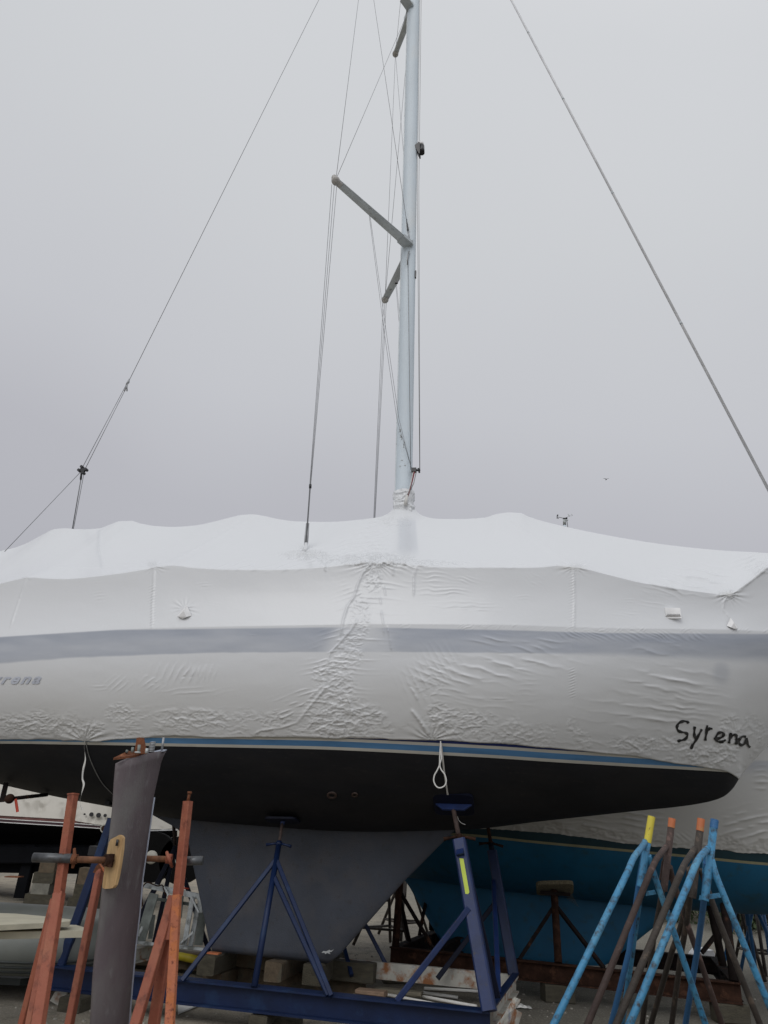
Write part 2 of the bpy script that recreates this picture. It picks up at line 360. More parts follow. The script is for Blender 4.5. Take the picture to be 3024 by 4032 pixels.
def hull_y(x, z):
    zb = zb_f(x); s = np.clip((z-zb)/np.maximum(zs_f(x)-zb, .02), 0, 1)
    return bs_f(x)*np.maximum(1-(1-s)**nn_f(x), 0)**(1/mm_f(x))
def hull_hit(px, py, off=0.):
    lo, hi = -.2, 2.3
    for _ in range(30):
        w_ = (lo+hi)/2; p = B.P(px, py, -w_)
        if float(hull_y(p.x, p.z))+off > w_ or p.x < -6.4: lo = w_
        else: hi = w_
    return B.P(px, py, -lo)
def curve_z(pts, ext=()):
    q = [hull_hit(*p) for p in pts]; q = sorted([(p.x, p.z) for p in q]+list(ext)); return interp([a for a, b in q], [b for a, b in q])
SP = [(0, 2928), (300, 2932), (600, 2937), (1000, 2945), (1400, 2956), (1750, 2974), (2124, 2997), (2300, 3006), (2558, 3024), (2829, 3038)]
zl0 = curve_z(SP)
_x = np.linspace(-3.9, 3.9, 9)
zl0 = interp(np.concatenate([[-6.4], _x, [4.25, 5.4]]), np.concatenate([[float(zl0(-3.9))-.03], zl0(_x), [float(zl0(3.9))+.01, float(zl0(3.9))+.05]]))
EP = [(0, 2913), (120, 2911), (250, 2914), (330, 2921), (400, 2913), (520, 2907), (700, 2902), (1000, 2902), (1200, 2905), (1400, 2908), (1600, 2911), (1750, 2915), (1950, 2927), (2124, 2941), (2300, 2956), (2450, 2973), (2600, 2995), (2750, 3018), (2850, 3036), (2900, 3050)]
ze0 = curve_z(EP); _x = np.linspace(-3.9, 4.0, 30)
ze_f = interp(np.concatenate([[-6.4], _x, [4.2]]), np.concatenate([[float(ze0(-3.9))], ze0(_x), [2.47]]))
def band_to_z(pts):
    q = [hull_hit(*p) for p in pts]; return interp([p.x for p in q], [p.z for p in q])
boat = thing('sailboat', 'big sailboat sealed in white shrink wrap with black bottom and fin keel, filling the picture', 'sailboat', B.o)
def hull_mesh():
    xs = np.concatenate([np.linspace(-6.4, -4.3, 14), np.linspace(-4.25, 3.6, 120), np.linspace(3.64, 5.4, 60)])
    zb = zb_f(xs); z0 = np.maximum(zl0(xs), zb); zs = zs_f(xs)
    rows = []
    t = np.linspace(0, 1, 26)**1.8
    for k in t: rows.append(zb+(z0-zb)*k)
    for o_ in (.027, .079, .106): rows.append(np.minimum(np.maximum(zl0(xs)+o_, zb), zs))
    for k in np.linspace(0, 1, 16)[1:]: rows.append(rows[28]+(zs-rows[28])*k)
    Z = np.array(rows); X = np.broadcast_to(xs, Z.shape); Yh = hull_y(X, Z)
    mi = np.zeros((Z.shape[0]-1, Z.shape[1]-1), int); mi[25] = 1; mi[26] = 2; mi[27] = 3; mi[28:] = 4
    def W(X, Y, Z): return np.stack([B.o.x+B.a.x*X+B.n.x*Y, B.o.y+B.a.y*X+B.n.y*Y, Z], -1)
    P = np.concatenate([W(X, -Yh, Z)[::-1], W(X, Yh, Z)[1:]], 0)
    m2 = np.concatenate([mi[::-1], mi], 0)
    o = np_mesh('hull', P, ['antifouling', 'cream_stripe', 'blue_stripe', 'cream_stripe', 'navy_gelcoat'], boat, mi=m2)
    tr = MB(); c0 = [B.W((-6.4, s*float(hull_y(-6.4, z)), z)) for s, zz in ((-1, np.linspace(3.52, 2.32, 14)), (1, np.linspace(2.32, 3.52, 14))) for z in zz]
    tr.add(c0, [list(range(len(c0)))]); tr.build('transom', 'navy_gelcoat', boat)
hull_mesh()
def proj(P):
    d = P-np.array([0, 0, H]); z = d@np.array(fw); return 1512+F*(d@np.array(rt))/z, 2016-F*(d@np.array(up))/z
# --- keel
def keel():
    te = [B.P(*p, 0) for p in ((560, 3150), (590, 3203), (698, 3262), (742, 3316), (762, 3416), (826, 3718), (838, 3745))]
    le = [B.P(*p, 0) for p in ((1900, 3130), (1842, 3205), (1790, 3270), (1700, 3361), (1590, 3472), (1330, 3768), (1290, 3793))]
    def poly(pts, t):
        d = [0]
        for a, b in zip(pts, pts[1:]): d.append(d[-1]+abs(b.z-a.z)+1e-4)
        s = t*d[-1]
        for i in range(len(pts)-1):
            if s <= d[i+1]: return pts[i].lerp(pts[i+1], (s-d[i])/(d[i+1]-d[i]))
        return pts[-1]
    rows = []; N_ = 36
    for i in range(41):
        t = i/40; a = poly(te, t); b = poly(le, t); row = []
        th = .145-.04*t + .22*max(0, .26-t)**1.5*6*.5
        if t > .97: th *= math.sqrt(max(0, 1-((t-.97)/.03)**2))*.6+.4
        for k in range(2*N_):
            u = k/N_ if k <= N_ else 2-k/N_
            uu = .5-.5*math.cos(math.pi*u)
            yt = th*(1.45*math.sqrt(max(1-uu, 0))*(uu**.75)*1.1+.015*(1-uu))
            p = a.lerp(b, uu); rows_y = -yt if k <= N_ else yt
            row.append(B.W((p.x, rows_y, p.z)))
        rows.append(row)
    mb = MB(); mb.grid(rows, close=True); n = 2*N_; k0 = len(mb.v)-n
    mb.f.append([k0+i for i in range(n)]); mb.sm.append(False); mb.mi.append(0)
    k = mb.build('keel', 'keel_paint', boat)
    # scraped patch
    c = B.P(1290, 3745, -.10); ch = MB(); rr = random.Random(2)
    for i in range(1):
        q = [B.P(x, y, -.106) for x, y in ((1266, 3752), (1272, 3745), (1284, 3746), (1296, 3740), (1302, 3744), (1314, 3738), (1306, 3747), (1296, 3750), (1300, 3757), (1288, 3752), (1280, 3757), (1278, 3751))]
        ch.prism([B.W(v) for v in q], B.n*.012)
    for i in range(0):
        p = B.P(1280+rr.gauss(0, 12), 3747-rr.gauss(0, 5), -.13)
        q = [p+Vector((math.cos(a)*rr.uniform(.006, .018), 0, math.sin(a)*rr.uniform(.003, .008))) for a in np.arange(0, 6.28, .9)]
        for v in q: v.y = -.108-.002*i*.1
        ch.prism([B.W(v) for v in q], B.n*.02)
    ch.build('scraped_patch', 'chalk', k)
keel()
# --- through hull fittings
for px, py, r in ((1307, 3130, .055), (1397, 3128, .035)):
    p = hull_hit(px, py); w0 = B.W(p); q = hull_hit(px, py-30); tz = (B.W(q)-w0).normalized(); nrm = B.a.cross(tz).normalized()
    if nrm.y > 0: nrm = -nrm
    mb = MB(); pts = []
    for rr_, d in ((r, -.01), (r, .012), (r*.6, .015), (r*.55, -.01)):
        pts.append([w0+nrm*d+(B.a*math.cos(a)+tz*math.sin(a))*rr_ for a in np.linspace(0, 2*math.pi, 20, endpoint=False)])
    mb.grid(pts, close=True); mb.build('through_hull_fitting', 'bronze', boat)
px_ = hull_hit(432, 3160); MB().box(B.W(px_)-B.n*.02, B.a, B.n, (0, 0, 1), .03, .04, .03).build('strut_bracket', 'antifouling', boat)

# --- shrink wrap
MASTB = B.P(1590, 1950, 0); MASTT = B.P(1629, 0, 0)
def mast_at(z): t = (z-MASTB.z)/(MASTT.z-MASTB.z); return MASTB.x+(MASTT.x-MASTB.x)*t
LEDGE = [(0, 2298), (60, 2283), (109, 2273), (190, 2278), (273, 2279), (456, 2260), (560, 2243), (625, 2230), (674, 2226), (760, 2235), (911, 2243), (1100, 2243), (1276, 2233), (1400, 2220), (1513, 2214), (1620, 2224), (1750, 2233), (2005, 2235), (2130, 2233), (2214, 2227), (2262, 2232), (2400, 2264), (2552, 2300), (2700, 2323), (2825, 2339), (2868, 2340), (2916, 2314), (2970, 2275), (3024, 2233)]
bl_f = interp([-6.4, -5, -4, -2, 0, 1.5, 2.4, 3.3, 4.1, 4.7, 5.1, 5.42], [1.0, 1.42, 1.64, 1.82, 1.87, 1.77, 1.57, 1.26, .90, .60, .40, .03])
def on_ledge(px, py):
    w_ = 1.6
    for _ in range(25): w_ = .5*w_+.5*float(bl_f(B.P(px, py, -w_).x))
    return B.P(px, py, -w_)
LP = [on_ledge(*p) for p in LEDGE]
zl_f = interp([-6.4, -5.2]+[p.x for p in LP]+[5.42], [4.1, 4.2]+[p.z for p in LP]+[5.0])
RIDGE = [(0, 1191), (35, 1182), (60, 1172), (90, 1156), (118, 1143), (140, 1141), (165, 1143), (190, 1143), (215, 1141), (240, 1132), (258, 1126), (282, 1125), (305, 1131), (335, 1136), (380, 1138), (420, 1135), (465, 1126), (500, 1117), (525, 1112), (545, 1111), (568, 1114), (600, 1121), (640, 1126), (720, 1127), (790, 1121), (825, 1117), (850, 1110), (866, 1106), (890, 1109), (915, 1117), (950, 1121), (1000, 1121), (1045, 1118), (1075, 1110), (1098, 1107), (1122, 1108), (1145, 1117), (1170, 1125), (1250, 1144), (1350, 1163), (1450, 1178), (1560, 1189), (1659, 1195)]
RP = [B.P(a*1.8228, b*1.8228, 0) for a, b in RIDGE]
zr_f = interp([-6.4]+[p.x for p in RP]+[5.42], [5.1]+[p.z for p in RP]+[5.02])
_xs = np.linspace(-7, 6, 1301)
def smooth_f(f, s):
    y = f(_xs); k = np.exp(-.5*(np.arange(-250, 251)*.01/s)**2); k /= k.sum(); y = np.convolve(np.pad(y, 250, mode='edge'), k, 'valid'); return lambda x: np.interp(x, _xs, y)
zrs_f = smooth_f(zr_f, .55); zls_f = smooth_f(zl_f, .4)
def wrap_pts(xs, nh, ns, nr):
    ze = np.maximum(ze_f(xs), zb_f(xs)+.005); zs = zs_f(xs); yl = bl_f(xs); zl = zl_f(xs); zr = zr_f(xs); zls = zls_f(xs); zrs = zrs_f(xs)
    rows = []
    off = .016
    rows.append((np.maximum(hull_y(xs, ze)-.002, 0), ze+.004)); rows.append((hull_y(xs, ze)+off*.8, ze-.003))
    for s in np.linspace(0, 1, nh)[1:]:
        z = ze+(zs-ze)*s; rows.append((hull_y(xs, z)+off+.012*s*s, z))
    y0, z0 = rows[-1]
    for s in np.linspace(0, 1, ns)[1:]:
        zz = z0+(zl-z0)*s; yy = y0+(yl-y0)*s - .03*math.sin(math.pi*s); rows.append((yy, zz))
    for s in np.linspace(0, 1, nr)[1:]:
        base = zls+(zrs-zls)*(s-.06*math.sin(math.pi*s)); zz = base + (zl-zls)*(1-s)**3 + (zr-zrs)*s**3.5; rows.append((yl*(1-s), zz))
    Y = np.array([r[0] for r in rows]); Z = np.array([r[1] for r in rows]); return Y, Z
def ss(a, b, x): t = np.clip((x-a)/(b-a), 0, 1); return t*t*(3-2*t)
def crump(u, v, k):
    wu = u+.5*(vn(u*1.3, v*1.3, k+1)-.5)*2; wv = v+.5*(vn(u*1.3+5, v*1.3, k+2)-.5)*2
    a = np.abs(vn(wu, wv, k)-.5)*2; b = np.abs(vn(wu*2.1+3, wv*2.1, k+3)-.5)*2; c = np.abs(vn(wu*4.3+3, wv*4.3, k+4)-.5)*2
    return (1-a)**3.2*.62+(1-b)**3*.36+(1-c)**2.5*.18
def seg_d(X, Y, pts):
    D = np.full(X.shape, 1e9); T = np.zeros(X.shape); SG = np.ones(X.shape); acc = 0
    tot = sum(math.dist(a, b) for a, b in zip(pts, pts[1:]))
    for a, b in zip(pts, pts[1:]):
        ax, ay = a; dx = b[0]-ax; dy = b[1]-ay; l2 = dx*dx+dy*dy; t = np.clip(((X-ax)*dx+(Y-ay)*dy)/l2, 0, 1)
        qx = X-ax-t*dx; qy = Y-ay-t*dy; d = np.hypot(qx, qy); k = d < D
        D = np.where(k, d, D); T = np.where(k, (acc+t*math.sqrt(l2))/tot, T); SG = np.where(k, np.sign(dx*qy-dy*qx), SG); acc += math.sqrt(l2)
    return D, T, SG
RIP = [ # x, y, rx, ry, line angle, wavelength (photo px), height mm
 (690, 2655, 100, 28, -62, 26, 9), (790, 2650, 60, 26, -75, 22, 8), (760, 2722, 100, 14, -8, 20, 5), (600, 2690, 35, 30, -40, 18, 6), (465, 2695, 42, 24, -48, 19, 7), (390, 2706, 25, 12, 0, 14, 4),
 (700, 2795, 130, 12, -4, 30, 6), (500, 2800, 30, 20, 30, 18, 5), (1640, 2690, 45, 70, 62, 26, 8), (1730, 2620, 55, 60, 58, 24, 7),
 (1720, 2655, 90, 50, 24, 30, 9), (1850, 2655, 150, 34, 17, 34, 10), (2010, 2615, 170, 36, 15, 44, 10), (1930, 2762, 100, 22, 10, 30, 9), (1770, 2725, 60, 30, 8, 26, 6),
 (2640, 2690, 130, 55, 13, 48, 11), (2580, 2800, 180, 60, 8, 42, 10), (2700, 2770, 100, 60, 10, 36, 9), (2600, 2560, 120, 40, 14, 50, 5), (2080, 2700, 30, 60, 0, 20, 3),
 (2740, 2285, 105, 40, 12, 30, 20), (2640, 2300, 60, 30, 20, 24, 12), (2960, 2215, 60, 30, -24, 20, 12), (2560, 2300, 30, 22, 15, 16, 4),
 (1690, 2290, 55, 55, 3, 17, 5), (1770, 2330, 60, 16, 2, 16, 5), (1790, 2385, 62, 16, 1, 17, 6), (1880, 2392, 55, 16, 2, 15, 6), (1830, 2285, 40, 14, 15, 14, 4), (2060, 2352, 30, 9, -4, 13, 4), (2105, 2282, 24, 16, 30, 14, 5),
 (2465, 2412, 34, 14, 8, 14, 4), (2475, 2366, 20, 8, 0, 12, 3), (2600, 2375, 60, 14, 14, 16, 3), (390, 2352, 20, 20, -14, 12, 4), (380, 2290, 22, 8, -8, 10, 2), (800, 2305, 24, 10, 0, 12, 3), (840, 2378, 24, 6, 2, 10, 2),
 (1930, 2520, 70, 16, 12, 24, 7), (2090, 2552, 60, 18, 20, 24, 7), (2280, 2245, 60, 12, 5, 10, 3), (2150, 2530, 80, 18, 10, 26, 5), (1000, 2500, 20, 6, 0, 10, 3),
 (1460, 2110, 34, 70, -6, 17, 20), (1510, 2060, 34, 40, -20, 16, 16), (1410, 2165, 60, 36, -12, 16, 18), (1480, 2150, 40, 30, 0, 15, 16), (1600, 2230, 80, 16, 20, 16, 5), (1350, 2215, 110, 12, -14, 17, 12), (1040, 2234, 130, 12, -22, 21, 10), (1800, 2225, 120, 11, 14, 17, 11), (2000, 2228, 110, 9, 12, 16, 8),
 (1690, 2118, 40, 8, 0, 12, 3), (1550, 2150, 60, 4, 2, 12, 2), (2330, 2940, 140, 30, 12, 30, 5), (2480, 2060, 60, 10, 8, 12, 2),
]
CR = [ # crumple patches x, y, rx, ry, mm, fineness
 (1340, 2830, 190, 90, 15, 1), (1310, 2700, 95, 110, 12, 1.2), (1380, 2560, 55, 100, 9, 1.3), (1420, 2420, 45, 110, 9, 1.6), (1460, 2290, 45, 60, 9, 1.6), (1480, 2205, 150, 26, 20, 1.8), (1200, 2185, 100, 24, 22, 1.8), (1330, 2205, 110, 22, 18, 1.8),
 (1700, 2218, 190, 14, 14, 2.2), (1570, 2205, 80, 22, 18, 2), (1800, 2840, 170, 55, 11, 1.2), (1720, 2820, 60, 60, 10, 1.2), (2050, 2880, 180, 40, 5, 1.5), (760, 2830, 160, 45, 11, 1.1), (470, 2810, 70, 40, 10, 1.3), (1090, 2830, 80, 35, 8, 1.4),
 (150, 2850, 220, 50, 9, 1.3), (350, 2870, 90, 45, 11, 1.2), (2560, 2930, 200, 40, 10, 1.3), (2780, 2985, 120, 55, 13, 1.2), (2870, 2900, 60, 90, 12, 1.2), (2960, 2870, 50, 60, 7, 1.5), (2270, 2235, 60, 10, 6, 2.2), (2870, 2342, 50, 24, 15, 1.8), (1560, 2055, 70, 30, 13, 2.0), (2990, 2240, 60, 30, 8, 1.6), (620, 2232, 40, 10, 5, 2), (1690, 2700, 60, 60, 5, 1.6), (110, 2276, 26, 10, 5, 2)]
CORD = [ # ridge lines in the film: points, width px, mm
 ([(1470, 2212), (1430, 2255), (1410, 2300), (1395, 2350), (1370, 2385), (1352, 2440), (1342, 2500)], 4, 13), ([(1410, 2440), (1375, 2490), (1330, 2540), (1300, 2570), (1290, 2620)], 4, 10),
 ([(1290, 2620), (1285, 2690), (1215, 2750)], 5, 7), ([(1290, 2700), (1230, 2770), (1170, 2845)], 5, 9), ([(1170, 2845), (1110, 2865), (1030, 2875), (1000, 2890)], 4, 8),
 ([(1370, 2745), (1385, 2790), (1395, 2840)], 4, 8), ([(1435, 2790), (1440, 2830), (1452, 2875)], 4, 8), ([(1500, 2400), (1508, 2450), (1512, 2500)], 3, 7), ([(1525, 2465), (1535, 2510), (1541, 2560)], 3, 8), ([(1510, 2305), (1518, 2345)], 3, 6), ([(1495, 2350), (1500, 2380)], 3, 6),
 ([(1640, 2230), (1630, 2270), (1628, 2345)], 4, 9), ([(1540, 2200), (1548, 2240), (1547, 2268)], 4, 8), ([(1620, 2795), (1655, 2840), (1690, 2890)], 6, 13), ([(1625, 2715), (1645, 2755)], 4, 8),
 ([(607, 2235), (605, 2300), (600, 2380), (598, 2470)], 4, 7), ([(104, 2280), (80, 2350), (40, 2470)], 4, 7), ([(2258, 2240), (2262, 2350), (2260, 2480)], 5, 8), ([(2868, 2345), (2850, 2370), (2846, 2400), (2900, 2470)], 4, 8),
 ([(1290, 2210), (1280, 2240), (1285, 2250)], 3, 9), ([(395, 2085), (390, 2160), (405, 2235)], 5, 6), ([(1990, 2030), (2120, 2130), (2250, 2225)], 6, 4), ([(985, 2040), (830, 2130), (660, 2222)], 6, 4), ([(0, 2215), (300, 2235), (640, 2225)], 3, 3), ([(2260, 2480), (2262, 2900)], 5, 1.5), ([(2915, 2318), (2980, 2268), (3024, 2230)], 6, 8)]
RAD = [(1480, 2214, 100, 40, 26, 9), (332, 2918, 110, 60, 20, 9), (1700, 2912, 90, 50, 18, 8), (605, 2232, 45, 22, 14, 5), (2262, 2232, 60, 26, 18, 6), (2870, 2342, 60, 30, 16, 7), (1205, 2170, 60, 26, 14, 7), (725, 2400, 40, 30, 14, 5)]  # radial folds: x,y,rx,ry,count,mm
def displace(P, Nn, PX, PY):
    D = np.zeros(PX.shape); u = PX/36; v = PY/36
    wob = 14*(vn(PX/90, PY/90, 5)-.5); wob2 = 9*(vn(PX/35, PY/35, 6)-.5)
    for x, y, rx, ry, an, wl, mm in RIP:
        a = R(an); dx = PX-x; dy = PY-y; g = np.exp(-((dx/rx)**2*.9+(dy/ry)**2*.9)); k = g > .01
        ph = ((-dx*math.sin(a)+dy*math.cos(a))+wob+wob2)/wl*2*math.pi
        am = .35+1.1*vn(PX/70+x, PY/24+y, 2)
        s_ = 1-np.abs(np.sin(ph*.5+x)); D += np.where(k, g*mm*am*1.05*s_**1.7*ss(.12, .4, vn(PX/60+x, PY/13+x, 4)), 0)
    for x, y, rx, ry, mm, fi in CR:
        dx = (PX-x)/rx; dy = (PY-y)/ry; g = np.clip(1.35-(dx*dx+dy*dy)-.7*(vn(PX/60, PY/60, 4)-.3), 0, 1); g = g*g*(3-2*g)
        if g.max() > 0: D += g*mm*.8*(crump(u*fi*1.05+x, v*fi*2.1+y, 1)-.35)*1.5+g*mm*.3*(crump(u*fi*3+x, v*fi*4.5+y, 4)-.35)
    for pts, wd, mm in CORD:
        d, t, sg = seg_d(PX, PY, pts); D += mm*np.exp(-(d/wd)**2)*np.clip(np.minimum(t, 1-t)*8+.3, 0, 1)*(.7+.6*vn(t*22, t*0+mm, 3))
    for x, y, rx, ry, n_, mm in RAD:
        dx = (PX-x)/rx; dy = (PY-y)/ry; r2 = np.hypot(dx, dy); th = np.arctan2(PY-y, PX-x)
        D += mm*np.exp(-r2**2*1.2)*np.clip(r2*3, 0, 1)*np.sin(th*n_+6*vn(PX/60, PY/60, 7))*(.4+vn(th*4, r2*0, 2))
    # short pulls running off both sides of the long seam
    seam = [(1480, 2212), (1435, 2300), (1395, 2400), (1350, 2500), (1300, 2620), (1265, 2700), (1190, 2780), (1110, 2840)]
    d, t, sg = seg_d(PX, PY, seam); side = np.where(sg > 0, np.exp(-(d/62)**2), np.exp(-(np.maximum(d-50, 0)/95)**2))
    ph = (PY+np.where(sg > 0, (PX)*.35, -PX*.10)+wob*1.1)/19*math.pi; s_ = 1-np.abs(np.sin(ph)); gate = ss(.42, .75, vn(PY/17, sg*3+8+PX/120, 1))
    D += np.where(t < .999, side*(4.5+6*t)*gate*s_**1.8, 0)*ss(2225, 2260, PY)
    # the film bunched along its heat-shrunk bottom edge
    eu = interp([p[0] for p in EP]+[2925, 3030], [p[1] for p in EP]+[3052, 2925]); ey = eu(PX); hgt = 60+95*vn(PX/75, PX*0, 3)
    g = ss(0, 1, (hgt-(ey-PY))/45)*(PY < ey+30)*ss(.3, .65, vn(PX/48, PY/30, 6)+.10*(PX < 1100)); D += g*5.5*(crump(u*1.0, v*2.6, 2)-.35)*1.5+g*3*(crump(u*3.1, v*5.2, 5)-.35)
    # fine puckers along the rail
    sy = np.interp(PX, [0, 250*1.82, 1276, 1549, 2005, 2369, 3024], [2503, 2475, 2465, 2467, 2476, 2487, 2491])
    g = np.exp(-((PY-sy+6)/11)**2)*ss(.3, .6, vn(PX/55, PX*0, 5))*ss(1500, 1600, PX)+.35*np.exp(-((PY-sy+8)/9)**2)*(PX < 700)
    D += 6.5*g*(vn(PX/23, PY/15, 7)**1.5)*(1-np.abs(np.sin(((PX*.75+(PY-sy)*.9+22*vn(PX/31, PY/40, 2))/7.5*math.pi*.6))))**1.4*1.3
    g = np.exp(-((PY-sy-14)/16)**2)*ss(2150, 2300, PX)*ss(2820, 2700, PX); D += 9*g*(.25+vn(PX/50, PY/25, 3)**1.5)*(1-np.abs(np.sin((PX*.55-(PY-sy)*1.1+30*vn(PX/60, PY/40, 1))/17*math.pi)))**1.6
    # vertical pole pulls
    for x0, y0, y1 in ((607, 2290, 2480), (2262, 2250, 2485), (2262, 2620, 2760)):
        g = np.exp(-((PX-x0+8)/12)**2)*ss(y0, y0+20, PY)*ss(y1, y1-20, PY); D += 3*g*np.sin((PY+PX*.4)/11*2*math.pi)
    D += 4*(fbm(PX/130, PY/60, 6, 2)-.5)
    return D
def wrap():
    xs = np.concatenate([np.arange(-4.5, 5.0, .0085), np.linspace(5.0, 5.42, 24)])
    Y, Z = wrap_pts(xs, 150, 80, 125); X = np.broadcast_to(xs, Y.shape)
    def W(X, Y, Z): return np.stack([B.o.x+B.a.x*X+B.n.x*Y, B.o.y+B.a.y*X+B.n.y*Y, Z], -1)
    rm_ = np.hypot(X-mast_at(5.85), Y); Z = Z+.10*np.exp(-np.maximum(rm_-.13, 0)/.085)*np.clip((Z-4.6)/.5, 0, 1)
    P = W(X, -Y, Z); gu = np.gradient(P, axis=1); gv = np.gradient(P, axis=0); Nn = np.cross(gu, gv); Nn /= np.linalg.norm(Nn, axis=-1, keepdims=True)+1e-9
    PX, PY = proj(P); D = displace(P, Nn, PX, PY)
    fade = np.ones(Y.shape[0]); fade[0] = 0; fade[1] = .5
    fx = np.clip((5.35-xs)/.3, 0, 1)*np.clip((xs+4.5)/.2, 0, 1); lim = np.clip(Y/.12, 0, 1)
    D = D*fade[:, None]*fx[None, :]*(lim if True else 1)
    if Nn[100, 300, 1] > 0: Nn = -Nn
    D = np.clip(D, -13, 45); P2 = P+Nn*(D[..., None]*.001)
    # bottom edge waviness
    P2[:3, :, 2] += ((fbm(xs*3, xs*0, 2, 3)-.5)*.022*np.clip((4.1-xs)/.4, 0, 1))[None, :]
    sheer_y = np.interp(PX, [0, 456, 1276, 1549, 2005, 2369, 3024], [2503, 2475, 2465, 2467, 2476, 2487, 2491])
    low = np.interp(PX, [0, 273, 820, 1276, 1549, 2005, 2369, 3024], [2612, 2590, 2570, 2567, 2567, 2571, 2576, 2600])
    soft = np.interp(PX, [0, 600, 1600, 2100, 2400, 3024], [12, 8, 6, 7, 30, 50]); low = low+2*(vn(PX/40, PX*0, 2)-.5)
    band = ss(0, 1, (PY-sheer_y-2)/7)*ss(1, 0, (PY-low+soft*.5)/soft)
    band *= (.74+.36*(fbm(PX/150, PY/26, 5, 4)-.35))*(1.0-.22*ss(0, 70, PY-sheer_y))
    sm, st, sg = seg_d(PX, PY, [(1440, 2420), (1370, 2530), (1330, 2620)]); hole = np.exp(-(sm/75)**4); band *= 1-.75*hole
    sm, st, sg = seg_d(PX, PY, [(1480, 2520), (1500, 2600)]); band *= 1-.55*np.exp(-(sm/60)**3)
    band = np.maximum(band, .33*np.exp(-(((PX-2840)/34)**2+((PY-2650)/46)**2)**2))
    # the mast showing through the film below the collar
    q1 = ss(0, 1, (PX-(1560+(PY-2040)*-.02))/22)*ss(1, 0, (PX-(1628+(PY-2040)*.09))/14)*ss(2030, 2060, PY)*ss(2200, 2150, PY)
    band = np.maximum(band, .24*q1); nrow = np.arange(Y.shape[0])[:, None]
    seamg, _, _ = seg_d(PX, PY, [(390, 2090), (385, 2170), (400, 2230)]); band = np.maximum(band, .10*np.exp(-(seamg/9)**2))
    warm_tone = .55*np.exp(-(((PX-2240)/50)**2+((PY-2237)/8)**2))+.5*np.exp(-(((PX-2868)/26)**2+((PY-2342)/10)**2))+.3*np.exp(-(((PX-1200)/70)**2+((PY-2182)/12)**2))*vn(PX/9, PY/6, 3)
    warm_tone += .45*ss(0, 1, (PY-2590)/200)*(.75+.5*(fbm(PX/220, PY/90, 3, 2)-.5))  # film tone turns warmer and darker toward the lower edge
    o = np_mesh('shrink_wrap_cover', P2, 'shrink_film', boat, {'band': np.clip(band, 0, 1), 'warm_tone': np.clip(warm_tone, 0, 1)}, flip=False)
    o['label'] = 'white heat-shrunk plastic film over hull and deck'
    xs2 = np.concatenate([np.linspace(-6.4, -4.5, 24), np.linspace(-4.4, 5.42, 200)])
    Y, Z = wrap_pts(xs2, 20, 12, 22); X = np.broadcast_to(xs2, Y.shape)
    o2 = np_mesh('shrink_wrap_far_side', W(X, Y, Z), 'shrink_film', o, {'band': np.zeros(Y.shape), 'warm_tone': np.zeros(Y.shape)}, flip=True)
    xs3 = np.linspace(-6.4, -4.5, 50); Y, Z = wrap_pts(xs3, 150, 80, 125); X = np.broadcast_to(xs3, Y.shape)
    np_mesh('shrink_wrap_quarter', W(X, -Y, Z), 'shrink_film', o, {'band': np.zeros(Y.shape), 'warm_tone': np.zeros(Y.shape)})
    Y, Z = wrap_pts(np.array([-6.4]), 20, 12, 22)
    mb = MB(); c0 = [B.W((-6.405, -float(y), float(z))) for y, z in zip(Y[1:, 0], Z[1:, 0])]+[B.W((-6.405, float(y), float(z))) for y, z in zip(Y[1:-1, 0][::-1], Z[1:-1, 0][::-1])]
    mb.add(c0, [list(range(len(c0)))]); mb.build('stern_panel', 'shrink_film', o)
    return o, P2, PX, PY, Nn
WR, WP, WX, WY, WN = wrap()
def on_wrap(px, py, off=.004):
    k = np.argmin(((WX-px)**2+(WY-py)**2)[2:, :]); nr, nc = WX[2:, :].shape; i, j = divmod(k, nc); i += 2
    n_ = Vector(WN[i, j]); p = Vector(WP[i, j]); d = ray(px, py); t = (p-CAMP).dot(n_)/d.dot(n_); return CAMP+d*t+n_*off, n_
# sprayed name, each stroke laid on the film
def zz(pts, ox=2600, oy=2750, s=424/1659): return [(ox+x*s, oy+y*s) for x, y in pts]
STROKES = [
 zz([(430, 385), (415, 360), (375, 350), (320, 358), (280, 385), (258, 420), (255, 460), (275, 495), (320, 515), (375, 525), (410, 545), (412, 580), (385, 620), (335, 640), (295, 648), (262, 662)]),
 zz([(527, 430), (522, 480), (520, 540), (525, 590), (550, 625)]), zz([(635, 470), (610, 520), (570, 590), (530, 665), (490, 720), (468, 778)]),
 zz([(722, 410), (712, 450), (705, 520), (695, 590), (687, 648)]), zz([(700, 520), (735, 475), (765, 460), (798, 468)]),
 zz([(815, 610), (870, 615), (930, 600), (965, 570), (965, 535), (930, 520), (885, 535), (855, 580), (850, 625), (880, 660), (935, 665), (975, 650), (1000, 630)]),
 zz([(1080, 525), (1072, 580), (1060, 640), (1050, 688)]), zz([(1068, 610), (1100, 570), (1140, 555), (1165, 575), (1165, 630), (1160, 708)]),
 zz([(1310, 590), (1265, 580), (1220, 610), (1203, 655), (1215, 700), (1250, 715), (1290, 690), (1315, 645), (1320, 605), (1325, 660), (1345, 715), (1375, 752)])]
def catmull(p, n=8):
    r = []; q = [p[0]]+list(p)+[p[-1]]
    for i in range(1, len(q)-2):
        for k in range(n):
            t = k/n; a, b, c, d = q[i-1], q[i], q[i+1], q[i+2]
            r.append(tuple(.5*(2*b[j]+(c[j]-a[j])*t+(2*a[j]-5*b[j]+4*c[j]-d[j])*t*t+(3*b[j]-a[j]-3*c[j]+d[j])*t**3) for j in range(len(b))))
    return r+[tuple(p[-1])]
let = MB()
